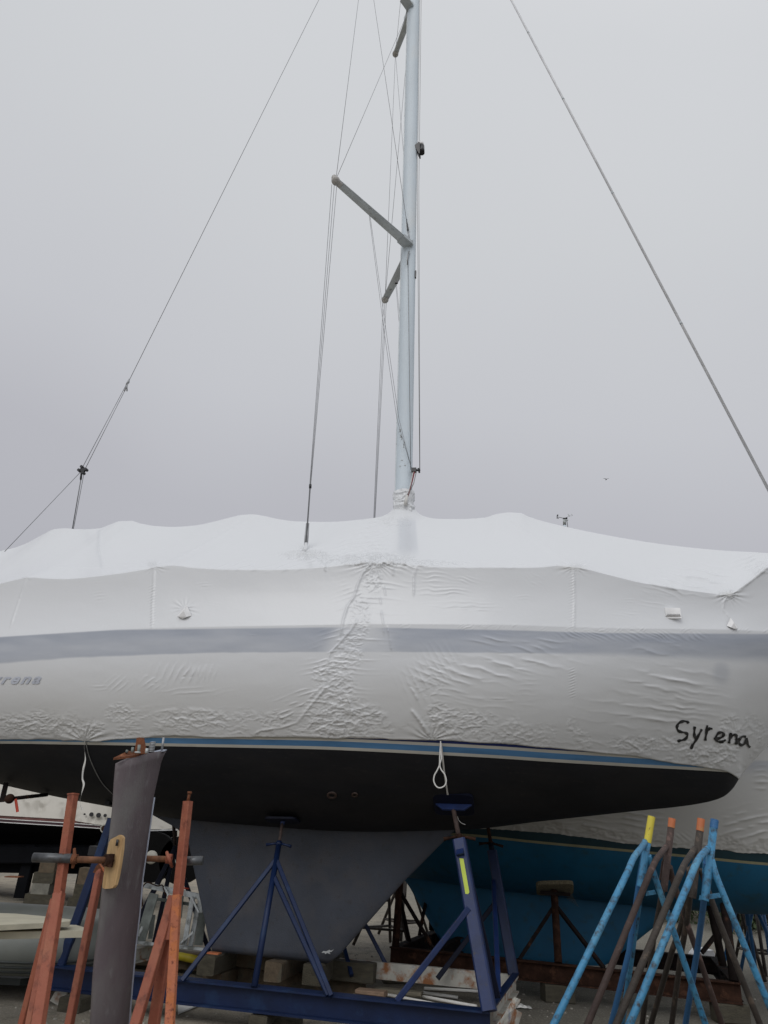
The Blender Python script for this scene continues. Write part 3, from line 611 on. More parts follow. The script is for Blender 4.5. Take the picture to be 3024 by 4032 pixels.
for si, st in enumerate(STROKES):
    pts = catmull(st, 5); m = len(pts); L_ = []; Rr = []
    for i, p in enumerate(pts):
        a = pts[max(i-1, 0)]; b = pts[min(i+1, m-1)]; dx, dy = b[0]-a[0], b[1]-a[1]; l = math.hypot(dx, dy) or 1
        hw = (4.9+1.3*math.sin(i*.55+si))*(1 if 0 < i < m-1 else .45)
        L_.append(on_wrap(p[0]-dy/l*hw, p[1]+dx/l*hw, .004+.0006*si)[0]); Rr.append(on_wrap(p[0]+dy/l*hw, p[1]-dx/l*hw, .004+.0006*si)[0])
    let.grid([L_, Rr])
let.build('sprayed_name', 'spray_paint', WR)
# the transom-side name ghosting through the film
tcv = bpy.data.curves.new('tmp', 'FONT'); tcv.body = 'Syrena'; tcv.size = .25; tcv.shear = .45; tcv.space_character = 1.25; tcv.offset = .007
tob = bpy.data.objects.new('tmp', tcv); COL.objects.link(tob); bpy.context.view_layer.update()
tme = bpy.data.meshes.new_from_object(tob.evaluated_get(bpy.context.evaluated_depsgraph_get())); bpy.data.objects.remove(tob)
wx = max(v.co.x for v in tme.vertices); pr = hull_hit(165, 2693); vs = []
for v in tme.vertices:
    x = pr.x-(wx-v.co.x)*1.0; z = pr.z+v.co.y*.62; vs.append(B.W((x, -float(hull_y(x, z))-.026, z)))
MB().add(vs, [list(p.vertices) for p in tme.polygons]).build('name_under_film', 'ghost_letter', WR)
# vents and zip hood
def hood(px, py, s=1., tilt=0.):
    c, n_ = on_wrap(px, py, .0); u_ = Vector((0, 0, 1)); a_ = n_.cross(u_).normalized()
    if a_.x < 0: a_ = -a_
    mb = MB(); T = c+u_*.13*s; mb.add([T, c-a_*.085*s+n_*.005, c+a_*.085*s+n_*.005, c-a_*.05*s+n_*.042*s-u_*.03, c+a_*.045*s+n_*.042*s-u_*.035, c+u_*.03*s+n_*.05*s, c-u_*.05*s+n_*.03],
        [(0, 1, 3, 5), (0, 5, 4, 2), (5, 3, 4), (3, 1, 6), (3, 6, 4), (4, 6, 2)])
    mb.build('hood_vent', 'vent_plastic', WR)
hood(727, 2425, 1.0); hood(2882, 2468, .8)
c, n_ = on_wrap(2642, 2418, 0); a_ = B.a; u_ = n_.cross(a_).normalized()
if u_.z < 0: u_ = -u_
mb = MB(); mb.box(c+n_*.012, a_, n_, u_, .088, .012, .062); mb.box(c+n_*.033+u_*.008, a_, n_, u_, .075, .009, .046)
v = mb.build('louvre_vent', 'vent_plastic', WR)
mb = MB()
for k in range(3): mb.box(c+n_*.034-u_*(.022+.007*k), a_, n_, u_, .068, .009, .0012)
mb.build('slot', 'black_plastic', v)
# collar of film round the mast foot
rows = []
for i in range(70):
    t = i/69; z = 5.50+.64*t; row = []; fl = .03*max(0, 1-(z-5.50)/.42)+.012*math.exp(-((z-5.90)/.03)**2)
    for k in range(120):
        a = 2*math.pi*k/120; c3 = float(crump(a*1.6+9, z*11+.5*math.sin(a), 3)); w_ = .034*(c3-.4)*min(1, (z-5.70)/.12 if z > 5.7 else .0)+.008*math.sin(a*2+z*22)
        if t > .96: w_ -= (t-.96)*.3
        zz_ = z+.035*(float(vn(a*1.9, 3, 3))-.5)*t*t
        row.append(B.W((mast_at(z)+math.cos(a)*(.142+fl+w_), math.sin(a)*(.108+fl*.9+w_), zz_)))
    rows.append(row)
MB().grid(rows, close=True).build('mast_collar', 'shrink_film', WR)
# tie straps
def ribbon(pts, wd, nrm, twist=0, th=.0018, amp=0):
    pts = [Vector(p) for p in pts]; m = len(pts); a = []; b = []
    for i, p in enumerate(pts):
        d = (pts[min(i+1, m-1)]-pts[max(i-1, 0)]).normalized(); s_ = d.cross(Vector(nrm)).normalized(); u_ = d.cross(s_)
        ang = twist*math.sin(i/m*9+.6)*1.2; s2 = s_*math.cos(ang)+u_*math.sin(ang); a.append(p-s2*wd/2); b.append(p+s2*wd/2)
    n_ = Vector(nrm).normalized()*th
    mb = MB(); mb.grid([a, b, [x+n_ for x in b], [x+n_ for x in a], a]); return mb
def pxy(pts, y): return [PBW(px, py, y) for px, py in catmull(pts, 6)]
s1y = hull_hit(333, 2925).y-.03
ribbon(pxy([(333, 2918), (332, 2945), (336, 2990), (328, 3030), (325, 3065), (330, 3090), (320, 3130), (316, 3160), (324, 3188)], s1y), .020, -B.n, 1).build('tie_strap', 'strap', WR)
pts = [B.W(hull_hit(px, py, .012)) for px, py in catmull([(337, 2918), (350, 2975), (372, 3030), (400, 3080), (428, 3112), (470, 3150), (520, 3185)], 5)]
MB().tube(pts, .005, 8).build('hanging_line', 'grey_line', WR)
s2y = hull_hit(1735, 2930).y-.02
lp = [(1735, 2918), (1733, 2950), (1731, 2985), (1730, 3012), (1722, 3032), (1711, 3052), (1708, 3075), (1718, 3096), (1733, 3102), (1750, 3094), (1757, 3075), (1751, 3050), (1737, 3030), (1732, 3012), (1738, 2985), (1736, 2955), (1736, 2925)]
ribbon(pxy(lp, s2y-.03), .013, -B.n, .3).build('tie_strap_loop', 'strap', WR)
pts = [B.W(hull_hit(px, py, .02)) for px, py in ((1736, 2925), (1742, 2970), (1748, 3030), (1757, 3090), (1763, 3130))]
ribbon(pts, .017, -B.n).build('tie_strap', 'strap', WR)
pts = [PBW(px, py, -.9) for px, py in catmull([(1800, 3214), (1806, 3228), (1816, 3240), (1832, 3247)], 5)]
MB().tube(pts, .004, 6).build('strap_end', 'strap', WR)

# --- mast, spreaders, rigging
ZT = 24.6
rows = []
for z in np.linspace(5.6, ZT, 30):
    row = []
    for k in range(40):
        a = 2*math.pi*k/40; c_, s_ = math.cos(a), math.sin(a)
        row.append(B.W((mast_at(z)+.118*math.copysign(abs(c_)**.8, c_), .075*math.copysign(abs(s_)**.9, s_), z)))
    rows.append(row)
mb = MB(); mb.grid(rows, close=True); mb.f.append([len(mb.v)-40+i for i in range(40)]); mb.sm.append(False); mb.mi.append(0)
mast = mb.build('mast', 'mast_paint', boat)
MB().bar(B.W((mast_at(5.7)-.122, 0, 5.7)), B.W((mast_at(ZT)-.122, 0, ZT)), .02, .03, B.a).build('sail_track', 'spreader_alloy', mast)
def spreader(root, tip, cw=.15, sign=-1):
    rows = []; d = (tip-root).normalized(); ch = (B.a-d*B.a.dot(d)).normalized(); th = d.cross(ch).normalized()
    for t in np.linspace(0, 1, 8):
        p = root.lerp(tip, t); w_ = cw*(1-.28*t)/2; rows.append([p+ch*math.cos(a)*w_+th*math.sin(a)*.026*(1-.2*t) for a in np.linspace(0, 2*math.pi, 18, endpoint=False)])
    mb = MB(); mb.grid(rows, close=True)
    s = mb.build('spreader', 'spreader_alloy', boat)
    MB().ball(tip+d*.0, .064, 10, (1.05, 1.2, .95)).ball(tip+d*.035+Vector((0, 0, .03)), .042, 8, (1, 1, 1.3)).tube([tip-d*.11, tip-d*.03], .056, 12, flat=.8).build('tip_boot', 'spreader_boot', s)
    MB().box(root+d*.09, d, ch, th, .10, .085, .034).box(root-d*.01, Vector((0, 0, 1)), ch, B.n, .05, .09, .02).build('root_bracket', 'spreader_alloy', s)
    return s
rt1 = B.P(1610, 965, -.07); r1n = B.W(rt1); t1n = PBW(1322, 712, -1.35)
r1f = B.W((rt1.x, .07, rt1.z)); t1f = PBW(1516, 1180, 1.35)
z2 = B.P(1557, 212, 1.1); rt2 = B.P(1612, 25, -.07); t2n = PBW(1439, -220, -1.12); r2n = B.W(rt2); r2f = B.W((rt2.x, .07, rt2.z)); t2f = B.W(z2)
spreader(r1n, t1n, .17); spreader(r1f, t1f, .17); spreader(r2n, t2n, .15); spreader(r2f, t2f, .15)
def wire(name, p, q, r=.0036, m='wire', par=None, n=8): return MB().tube([p, q], r, n).build(name, m, par or boat)
MH = lambda z, y=0, dx=0: B.W((mast_at(z)+dx, y, z))
# headstay with furled foil
a0 = B.P(2013, 0, 0); b0 = B.P(3024, 1925, 0); d0 = (a0-b0); hs_top = a0+d0*((24.2-a0.z)/d0.z); hs_bot = b0+d0*((4.6-b0.z)/d0.z)
wire('headstay_foil', B.W(hs_bot), B.W(hs_top), .019, 'furler_foil', n=12)
for t in (.25, .5, .72, .9): p = b0.lerp(a0, t); q = b0.lerp(a0, t+.004); MB().tube([B.W(p), B.W(q)], .0205, 12).build('foil_joiner', 'spreader_alloy', boat)
# backstay, toggle, triangle plate
bl_ = PBW(505, 1505, 0); tp = B.P(1255, 0, 0); b1 = B.P(505, 1505, 0); d0 = tp-b1; bt = b1+d0*((24.4-b1.z)/d0.z)
wire('backstay', bl_, B.W(bt), .0045)
MB().tube([PBW(510, 1492, 0), bl_, PBW(497, 1515, 0)], [.008, .022, .012], 10).tube([bl_, PBW(490, 1540, 0)], .011, 8).tube([PBW(500, 1512, 0), PBW(500, 1540, .02)], .011, 8).build('backstay_toggle', 'stainless', boat)
wire('backstay_leg', PBW(497, 1515, 0), PBW(324, 1842, 0), .0045); wire('backstay_leg', PBW(503, 1515, .02), PBW(336, 1845, .02), .0045)
pl = MB(); c = PBW(326, 1851, 0); ux = B.a*.86-Vector((0, 0, .5)); uz = Vector((0, 0, .86))+B.a*.5
pl.box(c-B.n*.012, ux, B.n, uz, .045, .006, .032); pl.box(c+B.n*.012, ux, B.n, uz, .045, .006, .032)
for sx in (-1, 1):
    for sz in (-1, 1): pl.tube([c+ux*.048*sx+uz*.034*sz-B.n*.03, c+ux*.048*sx+uz*.034*sz+B.n*.03], .024, 12)
pl.build('bridle_plate', 'black_plastic', boat)
wire('backstay_leg', PBW(314, 1862, 0), PBW(18, 2172, -.4), .0045)
wire('backstay_leg', PBW(330, 1868, 0), PBW(287, 2095, .35), .0045); wire('backstay_leg', PBW(319, 1885, 0), PBW(283, 2095, .33), .008)
MB().tube([PBW(321, 1862, 0), PBW(318, 1888, 0)], .016, 8).build('turnbuckle', 'black_plastic', boat)
# shrouds, near side
chp = on_wrap(1203, 2165, 0)[0]; yb = (chp-B.o).dot(B.n)
for dx in (-14, -4, 6):
    mid = PBW(1222+dx*.25, 1915, (yb-1.35)/2-.05 if False else yb-.0)
    MB().tube([t1n+B.a*dx*.004-Vector((0, 0, .07)), PBW(1222+dx*.2, 1915, yb), PBW(1204+dx*.15, 2168, yb)], .0038, 8).build('shroud', 'wire', boat)
MB().tube([PBW(1222, 1908, yb), PBW(1221.5, 1922, yb)], .017, 10).build('shroud_clamp', 'black_plastic', boat)
for dx in (-4, 5): MB().tube([PBW(1211+dx, 2060, yb), PBW(1207+dx, 2110, yb), PBW(1203+dx, 2165, yb)], [.006, .011, .011], 8).build('turnbuckle', 'stainless', boat)
MB().tube([PBW(1202, 2180, yb), PBW(1204, 2160, yb), PBW(1206, 2138, yb)], [.07, .03, .022], 14).build('shroud_boot', 'shrink_film', WR)
wire('shroud', t1n+Vector((0, 0, .03)), t2n); wire('diagonal_shroud', t1n+Vector((0, 0, .03)), B.W((rt2.x, -.08, rt2.z-.1)))
wire('diagonal_shroud', PBW(1603, 885, -.09), t2n); wire('shroud', t2n, B.W((mast_at(24.2), -.08, 24.2)))
MB().tube([PBW(1600, 862, -.10), PBW(1606, 905, -.10), PBW(1607, 915, -.10)], [.006, .017, .008], 8).build('turnbuckle', 'black_plastic', boat)
MB().tube([PBW(1607, 912, -.10), PBW(1609, 925, -.10), PBW(1612, 948, -.09)], .011, 8).build('shroud_tang', 'stainless', boat)
wire('lower_shroud', PBW(1606, 1010, -.10), PBW(1617, 1850, -.13), .0045)
MB().tube([PBW(1611, 990, -.10), PBW(1605, 1012, -.11), PBW(1604, 1042, -.11)], [.014, .012, .009], 8).build('shroud_tang', 'stainless', boat)
# lazy jacks from the spreaders
for k, (dx, ) in enumerate(((-4,), (4,))):
    MB().tube([PBW(1453+dx*.4, 832, -.70), PBW(1520+dx, 1330, -.45), PBW(1567+dx, 1650, -.25), PBW(1620, 1845, -.13)], 0.003, 6).build('lazy_jack_line', 'wire', boat)
    MB().tube([PBW(1560+dx*.4, 1122, .65), PBW(1579+dx*.6, 1330, .55), PBW(1600, 1560, .3)], 0.003, 6).build('lazy_jack_line', 'wire', boat)
MB().box(PBW(1452, 828, -.72), B.a, B.n, (0, 0, 1), .03, .02, .02).build('lazy_jack_block', 'black_plastic', boat)
MB().box(PBW(1561, 1112, .64), B.a, B.n, (0, 0, 1), .025, .02, .02).build('lazy_jack_block', 'black_plastic', boat)
kn = MB()
for px, py in ((1577, 1700), (1583, 1722), (1590, 1750)):
    kn = MB()
    for k in range(4):
        p = PBW(px, py, -.24); q = PBW(px+random.uniform(-9, 4), py+random.uniform(-14, 16), -.26); kn.tube([p, q], .004, 6)
    kn.build('rope_end', 'grey_line', boat)
# shrouds, far side
for dx in (-8, 0, 7):
    MB().tube([t1f+B.a*dx*.004-Vector((0, 0, .07)), PBW(1474+dx*.35, 2045, 1.5)], .0038, 8).build('shroud', 'wire', boat)
wire('shroud', t1f, t2f); wire('shroud', t2f, B.W((mast_at(24.2), .08, 24.2))); wire('diagonal_shroud', t1f, B.W((rt2.x, .08, rt2.z-.1))); wire('diagonal_shroud', t2f, B.W((mast_at(11.1), .08, 11.1)))
# halyards in front of the mast
for dx, y in ((.128, -.02), (.150, .01)):
    MB().tube([MH(ZT-.2, y, dx), MH(12, y, dx+.005), PBW(1630, 1850, -.10)+B.a*(.055+dx*.2)], .0035, 6).build('halyard', 'grey_line', boat)
MB().tube([MH(ZT-.2, .03, -.115), MH(9, .03, -.118)], .0035, 6).build('halyard', 'wire', boat)
fc = PBW(1630, 1852, -.10)
MB().box(fc, B.a, B.n, (0, 0, 1), .035, .03, .03).tube([fc, fc+B.a*.09], .016, 8).tube([fc+B.a*.06+Vector((0, 0, .03)), fc+B.a*.08-Vector((0, 0, .04))], .013, 8).build('gooseneck_fitting', 'black_plastic', mast)
for k, (x0, m1) in enumerate(((1633, 'red_rope'), (1639, 'grey_line'), (1627, 'strap'), (1630, 'red_rope'))):
    MB().tube([PBW(x0, 1858, -.12), PBW(x0-10, 1900+3*k, -.15), PBW(1603+k*1.5, 1955, -.14)], .0055, 6).build('halyard_tail', m1, boat)
MB().tube([PBW(1603, 1950, -.14), PBW(1596, 1990, -.13)], [.02, .026], 8).build('rope_bag', 'strap', boat)
lc = PBW(1648, 572, -.05)
MB().prism([PBW(1632, 572, -.06), PBW(1648, 558, -.06), PBW(1653, 560, -.06), PBW(1653, 604, -.06), PBW(1648, 602, -.06)], B.n*.12).ball(PBW(1660, 592, 0), .055, 8, (1, 1, 1.1)).tube([PBW(1660, 575, 0), PBW(1661, 603, 0)], .05, 14).build('deck_light', 'black_plastic', mast)
MB().tube([PBW(1658, 562, 0), PBW(1659, 573, 0)], .045, 14).build('light_lens', 'vent_plastic', mast)
MB().box(MH(10.05, -.02, .125), B.a, B.n, (0, 0, 1), .01, .02, .07).build('cleat', 'black_plastic', mast)
for px, py in ((1575, 1835), (1595, 1832), (1583, 1812)): MB().box(PBW(px, py, -.078), B.a, B.n, (0, 0, 1), .012, .002, .004).build('stain', 'spreader_boot', mast)
# ================================================================== blue steel cradle
def lerp(a, b, t): return a+(b-a)*t
ZC = .33
cFL = PG(203, 3797, ZC); cFR = PG(1930, 3977, ZC); cBR = PG(2032, 3838, ZC); cBL = cFL+(cBR-cFR)
cra = thing('boat_cradle', 'dark blue welded steel cradle with screw pads holding up the big black-bottomed sailboat', 'boat cradle', (cFR.x, cFR.y, 0))
def ibeam(name, p, q, m, par, hgt=.2, fl=.11, tf=.016, tw=.012, chan=False):
    d = (q-p).normalized(); s_ = d.cross(Vector((0, 0, 1))).normalized(); u_ = Vector((0, 0, 1)); mb = MB(); c = (p+q)/2; hl = (q-p).length/2; so_ = s_*(fl/2-tw/2 if chan else 0)
    mb.box(c-u_*tf/2, d, s_, u_, hl, fl/2, tf/2); mb.box(c-u_*(hgt-tf/2), d, s_, u_, hl, fl/2, tf/2); mb.box(c-u_*hgt/2+so_, d, s_, u_, hl-.001, tw/2, hgt/2-tf-.0005)
    return mb.build(name, m, par)
ibeam('beam', cFL+Vector((0, 0, 0)), cFR, 'cradle_blue', cra, .2, .17)
ibeam('beam', lerp(cBL, cBR, .45), cBR, 'rusty_white', cra, .17, .07, chan=True)['label'] = 'rusty white rear channel'
dd = (cFR-cBR).normalized()
ibeam('cross_beam', cBR+dd*.06, cFR-dd*.07, 'rusty_white', cra, .16, .07, chan=True); ibeam('cross_beam', cBL+(cFL-cBL).normalized()*.06, cFL-(cFL-cBL).normalized()*.07, 'rusty_white', cra, .16, .07, chan=True)
MB().bar(cBR+dd*.02+Vector((0, 0, .016)), cFR-dd*.02+Vector((0, 0, .016)), .07, .022).build('cap_plate', 'cradle_blue', cra)
def YonB(px, py, Y0, Y1, t): return PW(px, py, Y0+(Y1-Y0)*t)
def pad(c, nrm, m, par, sx=.2, sz=.13, th=.022):
    nrm = Vector(nrm).normalized(); a_ = B.a; a_ = (a_-nrm*a_.dot(nrm)).normalized(); u_ = nrm.cross(a_).normalized(); mb = MB(); pts = []
    for k in range(24):
        an = 2*math.pi*k/24; c_, s_ = math.cos(an), math.sin(an); pts.append(c+a_*sx*math.copysign(abs(c_)**.35, c_)+u_*sz*math.copysign(abs(s_)**.35, s_))
    mb.prism(pts, nrm*th); o = mb.build('pad', m, par); return o, a_, u_, nrm
def handle(c, ax, up_, m, par, r=.014, l=.14):
    mb = MB(); ax = Vector(ax).normalized(); up_ = Vector(up_).normalized()
    mb.tube([c-up_*.022, c+up_*.022], .032, 8)
    for s in (-1, 1): mb.tube([c+ax*.028*s, c+ax*(l*.5)*s-up_*.006, c+ax*l*s-up_*.022], [r, r*.8, r*1.15], 8)
    return mb.build('screw_handle', m, par)
# front middle jack
hp = B.W(hull_hit(1116, 3214)); base = PG(1001, 3888, ZC); d = hp-base; top = base.lerp(hp, .83)
o, a_, u_, n_ = pad(hp-Vector((0, .01, .03)), (0, -.18, -1), 'cradle_blue_dark', cra, .18, .13)
def at_line(px, py, p, q):       # point on segment p-q seen nearest pixel row
    best = min(range(401), key=lambda i: abs(proj(np.array(p.lerp(q, i/400)))[1]-py)); return p.lerp(q, best/400)
hd = hp-Vector((0, 0, .03)); c1 = at_line(0, 3322, base, hd); MB().tube([base, c1], .030, 14).build('post', 'cradle_blue', cra)
c2 = at_line(0, 3240, base, hd); MB().tube([c1, c2], .017, 12).build('screw', 'screw_dark', cra); MB().tube([c2-Vector((0, 0, .02)), hd], .026, 12).build('pad_socket', 'cradle_blue_light', cra)
handle(c1, B.a, d, 'cradle_blue', cra)
for (bx, by), sy in (((716, 3862), 3383), ((1304, 3922), 3385), ((1292, 3920), 3450)):
    MB().bar(PG(bx, by, ZC), at_line(0, sy, base, hd), .042, .042).build('brace', 'cradle_blue', cra)
MB().bar(PG(1290, 3919, ZC), at_line(0, 3452, base, hd)+Vector((.02, 0, 0)), .03, .03).build('brace', 'cradle_blue_dark', cra)
# front right post with pad
hp = B.W(hull_hit(1787, 3160)); base = PG(1938, 3986, ZC)+Vector((-.02, .03, 0)); tz = Vector((0, .25, -.9))
nrm = Vector((-.1, -.62, -.78)); o, a_, u_, n_ = pad(hp+nrm.normalized()*.005, nrm, 'cradle_blue_dark', cra, .21, .15, .03)
hd = hp+nrm.normalized()*.05
mb = MB(); c = hp+nrm.normalized()*.035; mb.prism([c-a_*.19, c+a_*.19, c+a_*.11+nrm.normalized()*.07, c-a_*.11+nrm.normalized()*.07], u_*.02); mb.build('pad_rib', 'cradle_blue_light', o)
c1 = at_line(0, 3300, base, hd); MB().tube([c1, hd+nrm.normalized()*.04], .024, 12).build('screw', 'screw_dark', cra)
MB().bar(base, c1-(c1-base).normalized()*.02, .125, .125, (1, -.35, 0)).build('post', 'cradle_blue_light', cra)
handle(c1+Vector((0, 0, .01)), (1, -.1, .06), (c1-base), 'rust_dark', cra, .016, .16)
pd = (c1-base).normalized(); pn = Vector((-.33, -.94, 0)); pn = (pn-pd*pn.dot(pd)).normalized()
ps = pd.cross(pn).normalized()
tc_ = at_line(0, 3455, base, c1)+pn*.064; tb = MB(); tl = .155
tb.add([tc_+ps*.022+pd*tl, tc_-ps*.018+pd*(tl+.012), tc_-ps*.003+pd*(tl-.004), tc_-ps*.024-pd*tl, tc_+ps*.006-pd*(tl+.008), tc_+ps*.022-pd*(tl-.004)], [(0, 1, 3, 4, 5)]); tb.build('tape_strip', 'tape', cra)
kc = at_line(0, 3362, base, c1)+pn*.07; MB().add([kc-ps*.035+pd*.03, kc+ps*.04+pd*.03, kc+ps*.04-pd*.035, kc-ps*.035-pd*.035, kc-ps*.035-pd*.03+pn*.045, kc+ps*.04-pd*.03+pn*.045], [(0, 1, 5, 4), (2, 3, 4, 5), (0, 4, 3), (1, 2, 5)]).build('stop_wedge', 'cradle_blue_light', cra)
MB().bar(PG(1563, 3940, ZC), at_line(0, 3575, base, c1)-Vector((.03, .05, 0)), .05, .05).build('brace', 'cradle_blue_light', cra)
MB().bar(PG(1959, 3928, ZC+.03), at_line(0, 3490, base, c1)+Vector((.05, .05, 0)), .055, .055).build('brace', 'cradle_blue_dark', cra)
# back right post
base = PG(2022, 3838, ZC); hpx = B.P(1912, 3236, 1.0); hd = B.W((hpx.x, 1.0, hpx.z+.1)); c1 = at_line(0, 3320, base, hd)
MB().tube([c1, hd], .022, 10).build('screw', 'rust_dark', cra); handle(c1, (1, -.2, -.05), c1-base, 'rust_dark', cra, .016, .15)
MB().bar(base, at_line(0, 3350, base, hd), .115, .115, (1, -.3, 0)).build('post', 'cradle_blue', cra); MB().tube([at_line(0, 3352, base, hd), c1], .034, 12).build('collar_tube', 'cradle_blue_dark', cra)
MB().bar(PG(1721, 3850, ZC-.08)-Vector((0, .05, 0)), at_line(0, 3530, base, hd), .055, .05).build('brace', 'cradle_blue_dark', cra)
MB().bar(PG(1963, 3912, ZC+.03), at_line(0, 3470, base, hd)-Vector((.05, .03, 0)), .05, .045).build('brace', 'cradle_blue_light', cra)
# back middle jack, mostly behind the keel
bb = lerp(cBL, cBR, .46); apex = B.W((-.95, .75, 1.60))
MB().tube([bb, apex], .030, 12).build('post', 'cradle_blue_dark', cra); pad(B.W((-.95, .75, 1.755)), (0, .18, -1), 'cradle_blue_dark', cra, .18, .13)
MB().tube([apex, B.W((-.95, .75, 1.76))], .02, 10).build('screw', 'screw_dark', cra)
MB().bar(PG(1527, 3812, ZC-.06), PW(1330, 3430, bb.y), .045, .045).build('brace', 'cradle_blue', cra)
MB().bar(PG(1383, 3860, ZC-.12)+Vector((0, .3, 0)), PW(1330, 3640, bb.y), .045, .045).build('brace', 'cradle_blue', cra)
# left front post and left back jack
base = PG(240, 3800, ZC); top = PW(442, 3225, 8.6)
MB().bar(base, top, .085, .085, (1, 0, 0)).build('post', 'cradle_blue', cra)
Yb = cBL.y-.05; ap = PW(690, 3330, Yb+.1)
MB().bar(PW(505, 3705, Yb), ap-Vector((0, 0, .05)), .062, .05).build('brace', 'cradle_blue_dark', cra)
MB().bar(PW(828, 3760, Yb+.1), ap-Vector((0, 0, .05)), .05, .045).build('brace', 'cradle_blue_dark', cra)
MB().bar(PW(600, 3745, Yb+.1), ap, .05, .045).build('post', 'cradle_blue_dark', cra)
MB().tube([ap, B.W((-2.75, .6, 1.86))], .022, 10).build('screw', 'screw_dark', cra); pad(B.W((-2.75, .6, 1.85)), (0, .18, -1), 'cradle_blue_dark', cra, .16, .12)
# strut and ribbon by the stern
sp_ = PW(0, 3152, 9.4); 
# ------------------------------------------------------------------ cribbing under the keel and beams
rr = random.Random(11)
def timber(c, yaw, L_, w_=.2, h_=.2, m='timber', label=None, grp='weathered timbers cribbed under the sailboat', name='timber_block', roll=0, cat='timber'):
    a_ = Vector((math.cos(yaw), math.sin(yaw), 0)); s_ = Vector((-math.sin(yaw), math.cos(yaw), 0)); u_ = Vector((0, 0, 1)); mb = MB()
    b = .012; prof = [(w_/2, h_/2-b), (w_/2-b, h_/2), (-w_/2+b, h_/2), (-w_/2, h_/2-b), (-w_/2, -h_/2+b), (-w_/2+b, -h_/2), (w_/2-b, -h_/2), (w_/2, -h_/2+b)]
    rows = []; n_ = max(3, int(L_/.08)); jit = [[rr.uniform(-.004, .004) for _ in range(8)] for _ in range(n_+1)]
    for i in range(n_+1):
        x = -L_/2+L_*i/n_; rows.append([Vector(c)+a_*(x+(rr.uniform(-.006, .006) if i in (0, n_) else 0))+s_*(p[0]+jit[i][k])+u_*(p[1]+jit[i][k]*.6) for k, p in enumerate(prof)])
    mb.grid(rows, close=True, smooth=False); k0 = len(mb.v)-8; mb.f += [list(range(8)), [k0+i for i in range(8)]]; mb.sm += [False]*2; mb.mi += [0]*2
    o = mb.build(name, m); o['category'] = cat; o['label'] = label
    if grp: o['group'] = grp
    return o
BY = -R(12)
def tp(px, py, z): p = PG(px, py, z); return p
kz = .37
def crib(px, py, ztop, length, yaw, m, lab, w_=.2, h_=.19, end=True):
    # px,py = near top corner centre of the near end; timber runs away along yaw
    p = PG(px, py, ztop); a_ = Vector((math.cos(yaw), math.sin(yaw), 0)); return timber((p.x+a_.x*length/2, p.y+a_.y*length/2, ztop-h_/2), yaw, length, w_, h_, m, lab)
CW = BY+math.pi/2
crib(816, 3764, .352, 1.0, CW, 'timber', 'greenish square timber across the crib under the rear bottom corner of the keel')
crib(1078, 3788, .350, 1.1, CW, 'timber_brown', 'dark square timber across the crib behind the middle blue post, under the keel')
crib(1232, 3797, .350, 1.1, CW, 'timber', 'square timber with a white dot on its end, under the front of the keel', .22, .2)
p = PG(1150, 3830, .155); timber((p.x, p.y+.12, .155-.095+.0), BY, 1.75, .2, .19, 'timber_brown', 'long brown timber lying lengthwise in front of the crib under the keel')
p = PG(1130, 3800, .155); timber((p.x, p.y+.62, .06), BY, 2.0, .2, .19, 'timber', 'long grey timber lying lengthwise at the back of the crib')
crib(838, 3832, .155, .9, CW, 'timber_brown', 'reddish brown timber lying below the greenish block at the rear end of the crib', .22, .19)
p = PG(1395, 3795, .34); timber((p.x-.1, p.y+.25, .235), BY, .7, .2, .2, 'timber', 'pale grey timber end sticking out in front of the keel beside the rusty white channel')
p = PG(960, 3770, .33); timber((p.x, p.y+.5, .245), BY, .9, .18, .16, 'timber_brown', 'split dark timber wedged between the crib blocks behind the middle blue post')
c = PG(1212, 3824, .29); rr2 = MB().tube([c+Vector((-.0, -.02, -.02)), c+Vector((0, .0, -.02))], .022, 14); 
timber(tuple(PG(1045, 3990, .12)+Vector((0, .15, -.045))), CW, .5, .17, .085, 'timber', 'mossy block under the middle of the blue front beam')
timber(tuple(PG(1052, 4020, .03)+Vector((.1, .1, -.01))), BY, .4, .25, .07, 'timber', 'low mossy block lying beneath the block under the blue front beam')
p = PG(300, 3925, .12); timber((p.x+.02, p.y+.12, .062), CW, .42, .22, .13, 'timber', 'dark block under the rusty white leg at the left end of the blue beam')
# rusty white leg bracket below the left beam end
lg = MB(); q0 = cFL+Vector((.17, .0, -.2)); q1 = Vector((q0.x+.02, q0.y, .02)); lg.bar(cFL+Vector((.17, 0, -.2)), Vector((cFL.x+.12, cFL.y, .01)), .12, .06).build('foot', 'rusty_white', cra)
# broken white channel beneath the right cross beam
s_ = thing('broken_channel', 'jagged rusty white steel channel leaning by the right corner of the blue cradle', 'steel scrap', tuple(PG(2010, 4000, .05)))
mb = MB(); P0 = [PG(1945, 4060, .25), PG(1990, 3990, .33), PG(2025, 3925, .40), PG(2038, 3930, .40), PG(2020, 3968, .34), PG(2050, 3985, .28), PG(2035, 4032, .2), PG(1980, 4090, .15)]
mb.prism(P0, Vector((.02, .03, -.012))); mb.build('torn_web', 'rusty_white', s_)
mb = MB(); mb.bar(PG(1950, 4075, .2), PG(2035, 3935, .34), .07, .02); mb.build('flange', 'rusty_white', s_)
MB().bar(PG(1990, 4075, .02)+Vector((.02, 0, 0)), PG(2026, 3990, .24), .05, .05).build('leg', 'rusty_white', s_)
